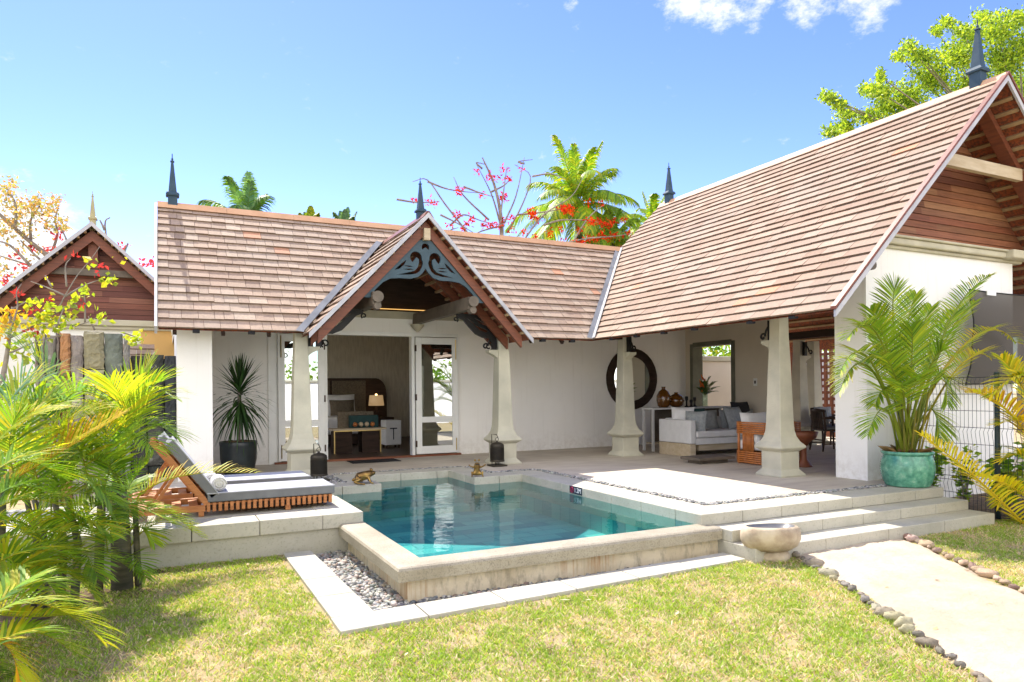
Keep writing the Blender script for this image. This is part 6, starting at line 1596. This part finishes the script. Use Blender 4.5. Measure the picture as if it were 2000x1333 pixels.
# --- coral tree with red blossom behind the ridge
t = thing('coral_tree', 'bare coral tree with red blossoms behind the bedroom roof', 'tree', (10, 21, ZL))
bb, pb = MB(), MB(); YT = 21
BR = [[(980, 760), (980, 480), (978, 420), (965, 360), (942, 308)], [(978, 440), (960, 380), (931, 322)], [(976, 430), (984, 370), (990, 325)], [(955, 430), (905, 382), (886, 346)], [(925, 470), (870, 400), (835, 352), (806, 355)], [(985, 435), (1008, 382), (1024, 308)], [(990, 455), (1020, 400), (1036, 345), (1005, 322)], [(1015, 480), (1062, 420), (1115, 385), (1140, 345)], [(1115, 480), (1150, 425), (1192, 392)], [(835, 355), (868, 368), (900, 374), (945, 378)], [(775, 390), (815, 396), (858, 394)], [(905, 365), (940, 378), (965, 385)], [(880, 440), (905, 420), (940, 432), (975, 440)], [(860, 420), (890, 435), (925, 455)], [(1010, 420), (1060, 415), (1100, 408)], [(1062, 440), (1100, 430), (1150, 432), (1200, 440)], [(1100, 476), (1150, 466), (1200, 462), (1235, 456)], [(942, 330), (930, 318), (950, 322)], [(1024, 320), (1012, 316), (1040, 312)], [(985, 440), (940, 452), (905, 470)], [(960, 375), (985, 362), (1000, 345)], [(1040, 345), (1075, 340), (1105, 350)], [(870, 460), (880, 450), (895, 445)]]
for k, br in enumerate(BR):
    pts = catmull([P(x, y, YT+.35*math.sin(k*2.3)) for x, y in br], 4); r0 = .10 if k == 0 else .038
    bb.tube(pts, [max(.012, r0*(1-.8*i/len(pts))) for i in range(len(pts))], 5)
FLW = [(900, 372, 5), (893, 374, 4), (955, 342, 5), (968, 348, 5), (985, 332, 4), (992, 349, 6), (986, 384, 7), (980, 388, 6), (893, 420, 8), (922, 430, 6), (912, 438, 6), (958, 440, 8), (972, 442, 8), (984, 432, 6), (1000, 425, 5), (1040, 420, 9), (1046, 428, 8), (1036, 413, 6), (1098, 406, 9), (1104, 414, 9), (1112, 405, 7), (1118, 412, 6), (1152, 430, 9), (1158, 436, 8), (1170, 432, 6), (1178, 440, 8), (1190, 438, 9), (1198, 432, 7), (1218, 432, 6), (1228, 456, 9), (1215, 462, 8), (1200, 458, 9), (1190, 464, 8), (1175, 460, 8), (1165, 470, 8), (1150, 466, 8), (1140, 474, 8), (1130, 480, 6), (1120, 472, 6), (1098, 477, 7), (1110, 480, 6), (1135, 484, 6), (1212, 485, 6), (1132, 450, 6), (1094, 448, 5), (1074, 455, 7), (1045, 463, 6), (838, 395, 5), (847, 397, 5), (810, 393, 4), (1174, 400, 5), (1150, 395, 4), (880, 441, 4), (905, 447, 4), (940, 380, 3), (930, 335, 3), (1020, 330, 3), (943, 440, 6), (1000, 450, 4), (1022, 455, 4)]
for (x, y, n_) in FLW:
    for i in range(n_*4): leaf(pb, P(x+rv.gauss(0, 3.6), y+rv.gauss(0, 3.2), YT+rv.gauss(0, .25)), .13*(.6+.7*rv.random()), vary(rv.choice([(.50, .03, .008), (.56, .06, .012), (.44, .02, .01)]), .25, rv), None, .42)
bb.build('branches', 'bark', t, True); pb.build('flowers', 'petal', t)
# --- coconut palms and other palms behind the roofs
def coconut(label, px, py, Y, L, n, pal, grp, ll=.55, elev=(-30, 80), tr=.14, sag=.55):
    c = P(px, py, Y); t = thing('coconut_palm', label, 'palm', (c.x, Y, ZL), grp); fb, rb, tb = MB(), MB(), MB()
    radial(fb, rb, c, n, L, ll, pal, elev, .045, 72, None, 1.1, sag, .05)
    tb.tube([(c.x+.2, Y, ZL), (c.x+.1, Y, c.z*.5), c-Vector((0, 0, .1))], [tr*1.4, tr, tr*.9], 10)
    finish(t, fb, rb, tb)
CP = GRN+GRN+YEL
coconut('big coconut palm with bright green fronds behind the bedroom ridge', 1130, 400, 24, 3.0, 34, CP, 'palms behind the villa roofs', .65)
coconut('coconut palm half hidden behind the tall pavilion roof, right of the big palm', 1275, 440, 27, 2.1, 15, CP, 'palms behind the villa roofs', .6)
coconut('low palm crown between the coral tree and the pavilion roof', 1195, 470, 22, 1.7, 14, GRN, 'palms behind the villa roofs', .5)
coconut('bluish royal palm showing its fan of fronds over the left roof ridge', 482, 440, 27, 2.0, 17, BLU+GRN[:1], 'palms behind the villa roofs', .62, (0, 85))
coconut('palm showing only its yellow green tip over the left part of the ridge', 605, 447, 26, .75, 9, YEL+GRN, 'palms behind the villa roofs', .3, (30, 85), sag=.2)
coconut('palm showing only its bluish tip over the ridge left of the porch', 675, 450, 26, .8, 9, BLU, 'palms behind the villa roofs', .3, (30, 85), sag=.2)
coconut('palm with drooping yellow green fronds at the right edge beyond the gable', 2075, 180, 15, 1.9, 13, YEL+GRN[3:], 'palms behind the villa roofs', .5)
# --- big broadleaf tree behind the pavilion
t = thing('broadleaf_tree', 'big bright green leafy tree rising behind the tall pavilion roof', 'tree', (21, 13.5, ZL))
bb, lb = MB(), MB(); YT = 13.5; BP = [(.28, .42, .03), (.36, .50, .035), (.17, .28, .03), (.46, .56, .06), (.09, .17, .025)]
CL = [(1625, 258, 18, 10), (1650, 248, 22, 12), (1618, 190, 16, 8), (1640, 205, 14, 8), (1655, 222, 20, 10), (1700, 228, 28, 14), (1718, 180, 26, 16), (1695, 175, 16, 10), (1735, 210, 30, 18), (1720, 150, 8, 14), (1770, 190, 36, 26), (1755, 110, 14, 8), (1775, 90, 14, 10), (1800, 110, 26, 16), (1830, 60, 12, 8), (1850, 45, 14, 8), (1880, 60, 18, 8), (1820, 150, 40, 34), (1790, 230, 36, 30), (1870, 110, 40, 26), (1900, 70, 30, 20), (1920, 35, 20, 14), (1950, 60, 34, 28), (1985, 35, 30, 16), (1890, 180, 44, 40), (1960, 120, 40, 36), (2010, 90, 40, 34), (2000, 170, 40, 34), (1850, 250, 40, 36), (1940, 210, 40, 36), (2060, 60, 40, 34), (2060, 150, 40, 34), (1750, 260, 26, 20), (2040, 240, 40, 36)]
root = P(2010, 420, YT); bb.tube([(root.x, YT, ZL), (root.x, YT, root.z)], [.4, .3], 10)
for i, (x, y, rx_, ry) in enumerate(CL):
    c = P(x, y, YT+.8*math.sin(i*1.9)); m = root.lerp(c, .5)+Vector((0, 0, .4)); bb.tube(catmull([root, m, c], 4), [.08, .065, .055, .045, .035, .03, .025, .02, .012], 5)
    for k in range(int(rx_*max(ry, 12)*1.8)+150):
        v = rvec()*(rv.random()**.6)*(1+.35*math.sin(k*.37)); p = P(x+v.x*rx_*1.2, y+v.z*max(ry, 10)*1.25, YT+.8*math.sin(i*1.9)+v.y*.6)
        leaf(lb, p, .105*(.6+.8*rv.random()), vary(rv.choice(BP), .25, rv), None, .5)
bb.build('trunk', 'bark', t, True); lb.build('crown', 'leaf', t)
# --- greenery beyond the courtyard, the lattice and the left garden
def bush(loc, r_, n, label, pal, s=.10, grp=None, nm='bush'):
    t = thing(nm, label, 'bush', (loc[0], loc[1], ZL), grp); b, sb = MB(), MB(); c = Vector(loc)
    for i in range(n):
        v = rvec()*(rv.random()**.4); k = 1+.25*math.sin(v.x*7+v.z*5); leaf(b, c+Vector((v.x*r_[0]*k, v.y*r_[1]*k, v.z*r_[2]*k)), s*(.6+.7*rv.random()), vary(rv.choice(pal), .3, rv), None, .5)
    for i in range(6): sb.tube([(loc[0], loc[1], ZL), c+rvec()*.4*min(r_)], [.05, .015], 5)
    b.build('foliage', 'leaf', t); sb.build('stems', 'bark', t, True)
bush((14.0, 16.2, 2.4), (2.2, .8, .9), 2600, 'bright green bush above the courtyard wall', GRN+YEL, .14, 'bushes beyond the walls')
bush((17.2, 13.6, 2.7), (.9, 2.2, .9), 2200, 'yellow green bush above the lattice screen', YEL+GRN, .14, 'bushes beyond the walls')
bush((-2.7, 9.2, .9), (.55, .8, .9), 1500, 'lime green bush at the left edge behind the palms', YEL+GRN, .09, 'bushes beyond the walls')
bush((-3.6, 14.5, 1.2), (1.6, .8, 1.1), 1500, 'green bush in front of the neighbour villa at the left edge', GRN+YEL, .13, 'bushes beyond the walls')
for k in range(9):
    bush((-13+k*4.3, -9.3, 1.3+.3*(k % 3)), (2.3, 1.0, 1.6+.4*(k % 2)), 700, 'green hedge bush standing behind the white garden wall across the lawn', GRN, .30, 'hedge across the lawn', 'hedge_bush')

# --- leaves and heliconia in the console vase
t = bpy.data.objects['flower_vase']
fb, rb = MB(), MB(); vc = Vector((10.36, 11.56, 1.12))
for dx, dz, L in ((.25, .16, .42), (.34, .06, .40), (-.22, .04, .30), (.10, .26, .40), (.30, -.04, .32), (-.10, .16, .26)):
    e_ = vc+Vector((dx, -.06, dz+.12)); frond(fb, rb, vc, vc+Vector((dx*.4, -.03, dz*.7+.12)), e_, .16, [(.06, .12, .03), (.09, .16, .04)], 18, .018, .2, .3)
hb = MB()
for x0, z0, x1, z1 in ((-.03, .10, -.08, .42), (-.06, .12, -.02, .36), (-.10, .08, -.12, .28)):
    a_ = vc+Vector((x0, -.02, z0)); c_ = vc+Vector((x1, -.02, z1)); hb.tube([vc, a_], .006, 5, (.2, .25, .05))
    for k in range(4):
        p_ = a_.lerp(c_, k/4); d_ = Vector(((-1)**k*.05, 0, .11)); hb.tube([p_, p_+d_*.5, p_+d_], [.012, .014, .002], 6, (.62, .14, .03))
fb.build('leaves', 'leaf', t); rb.build('stems', 'leaf', t); hb.build('heliconia', 'petal', t)
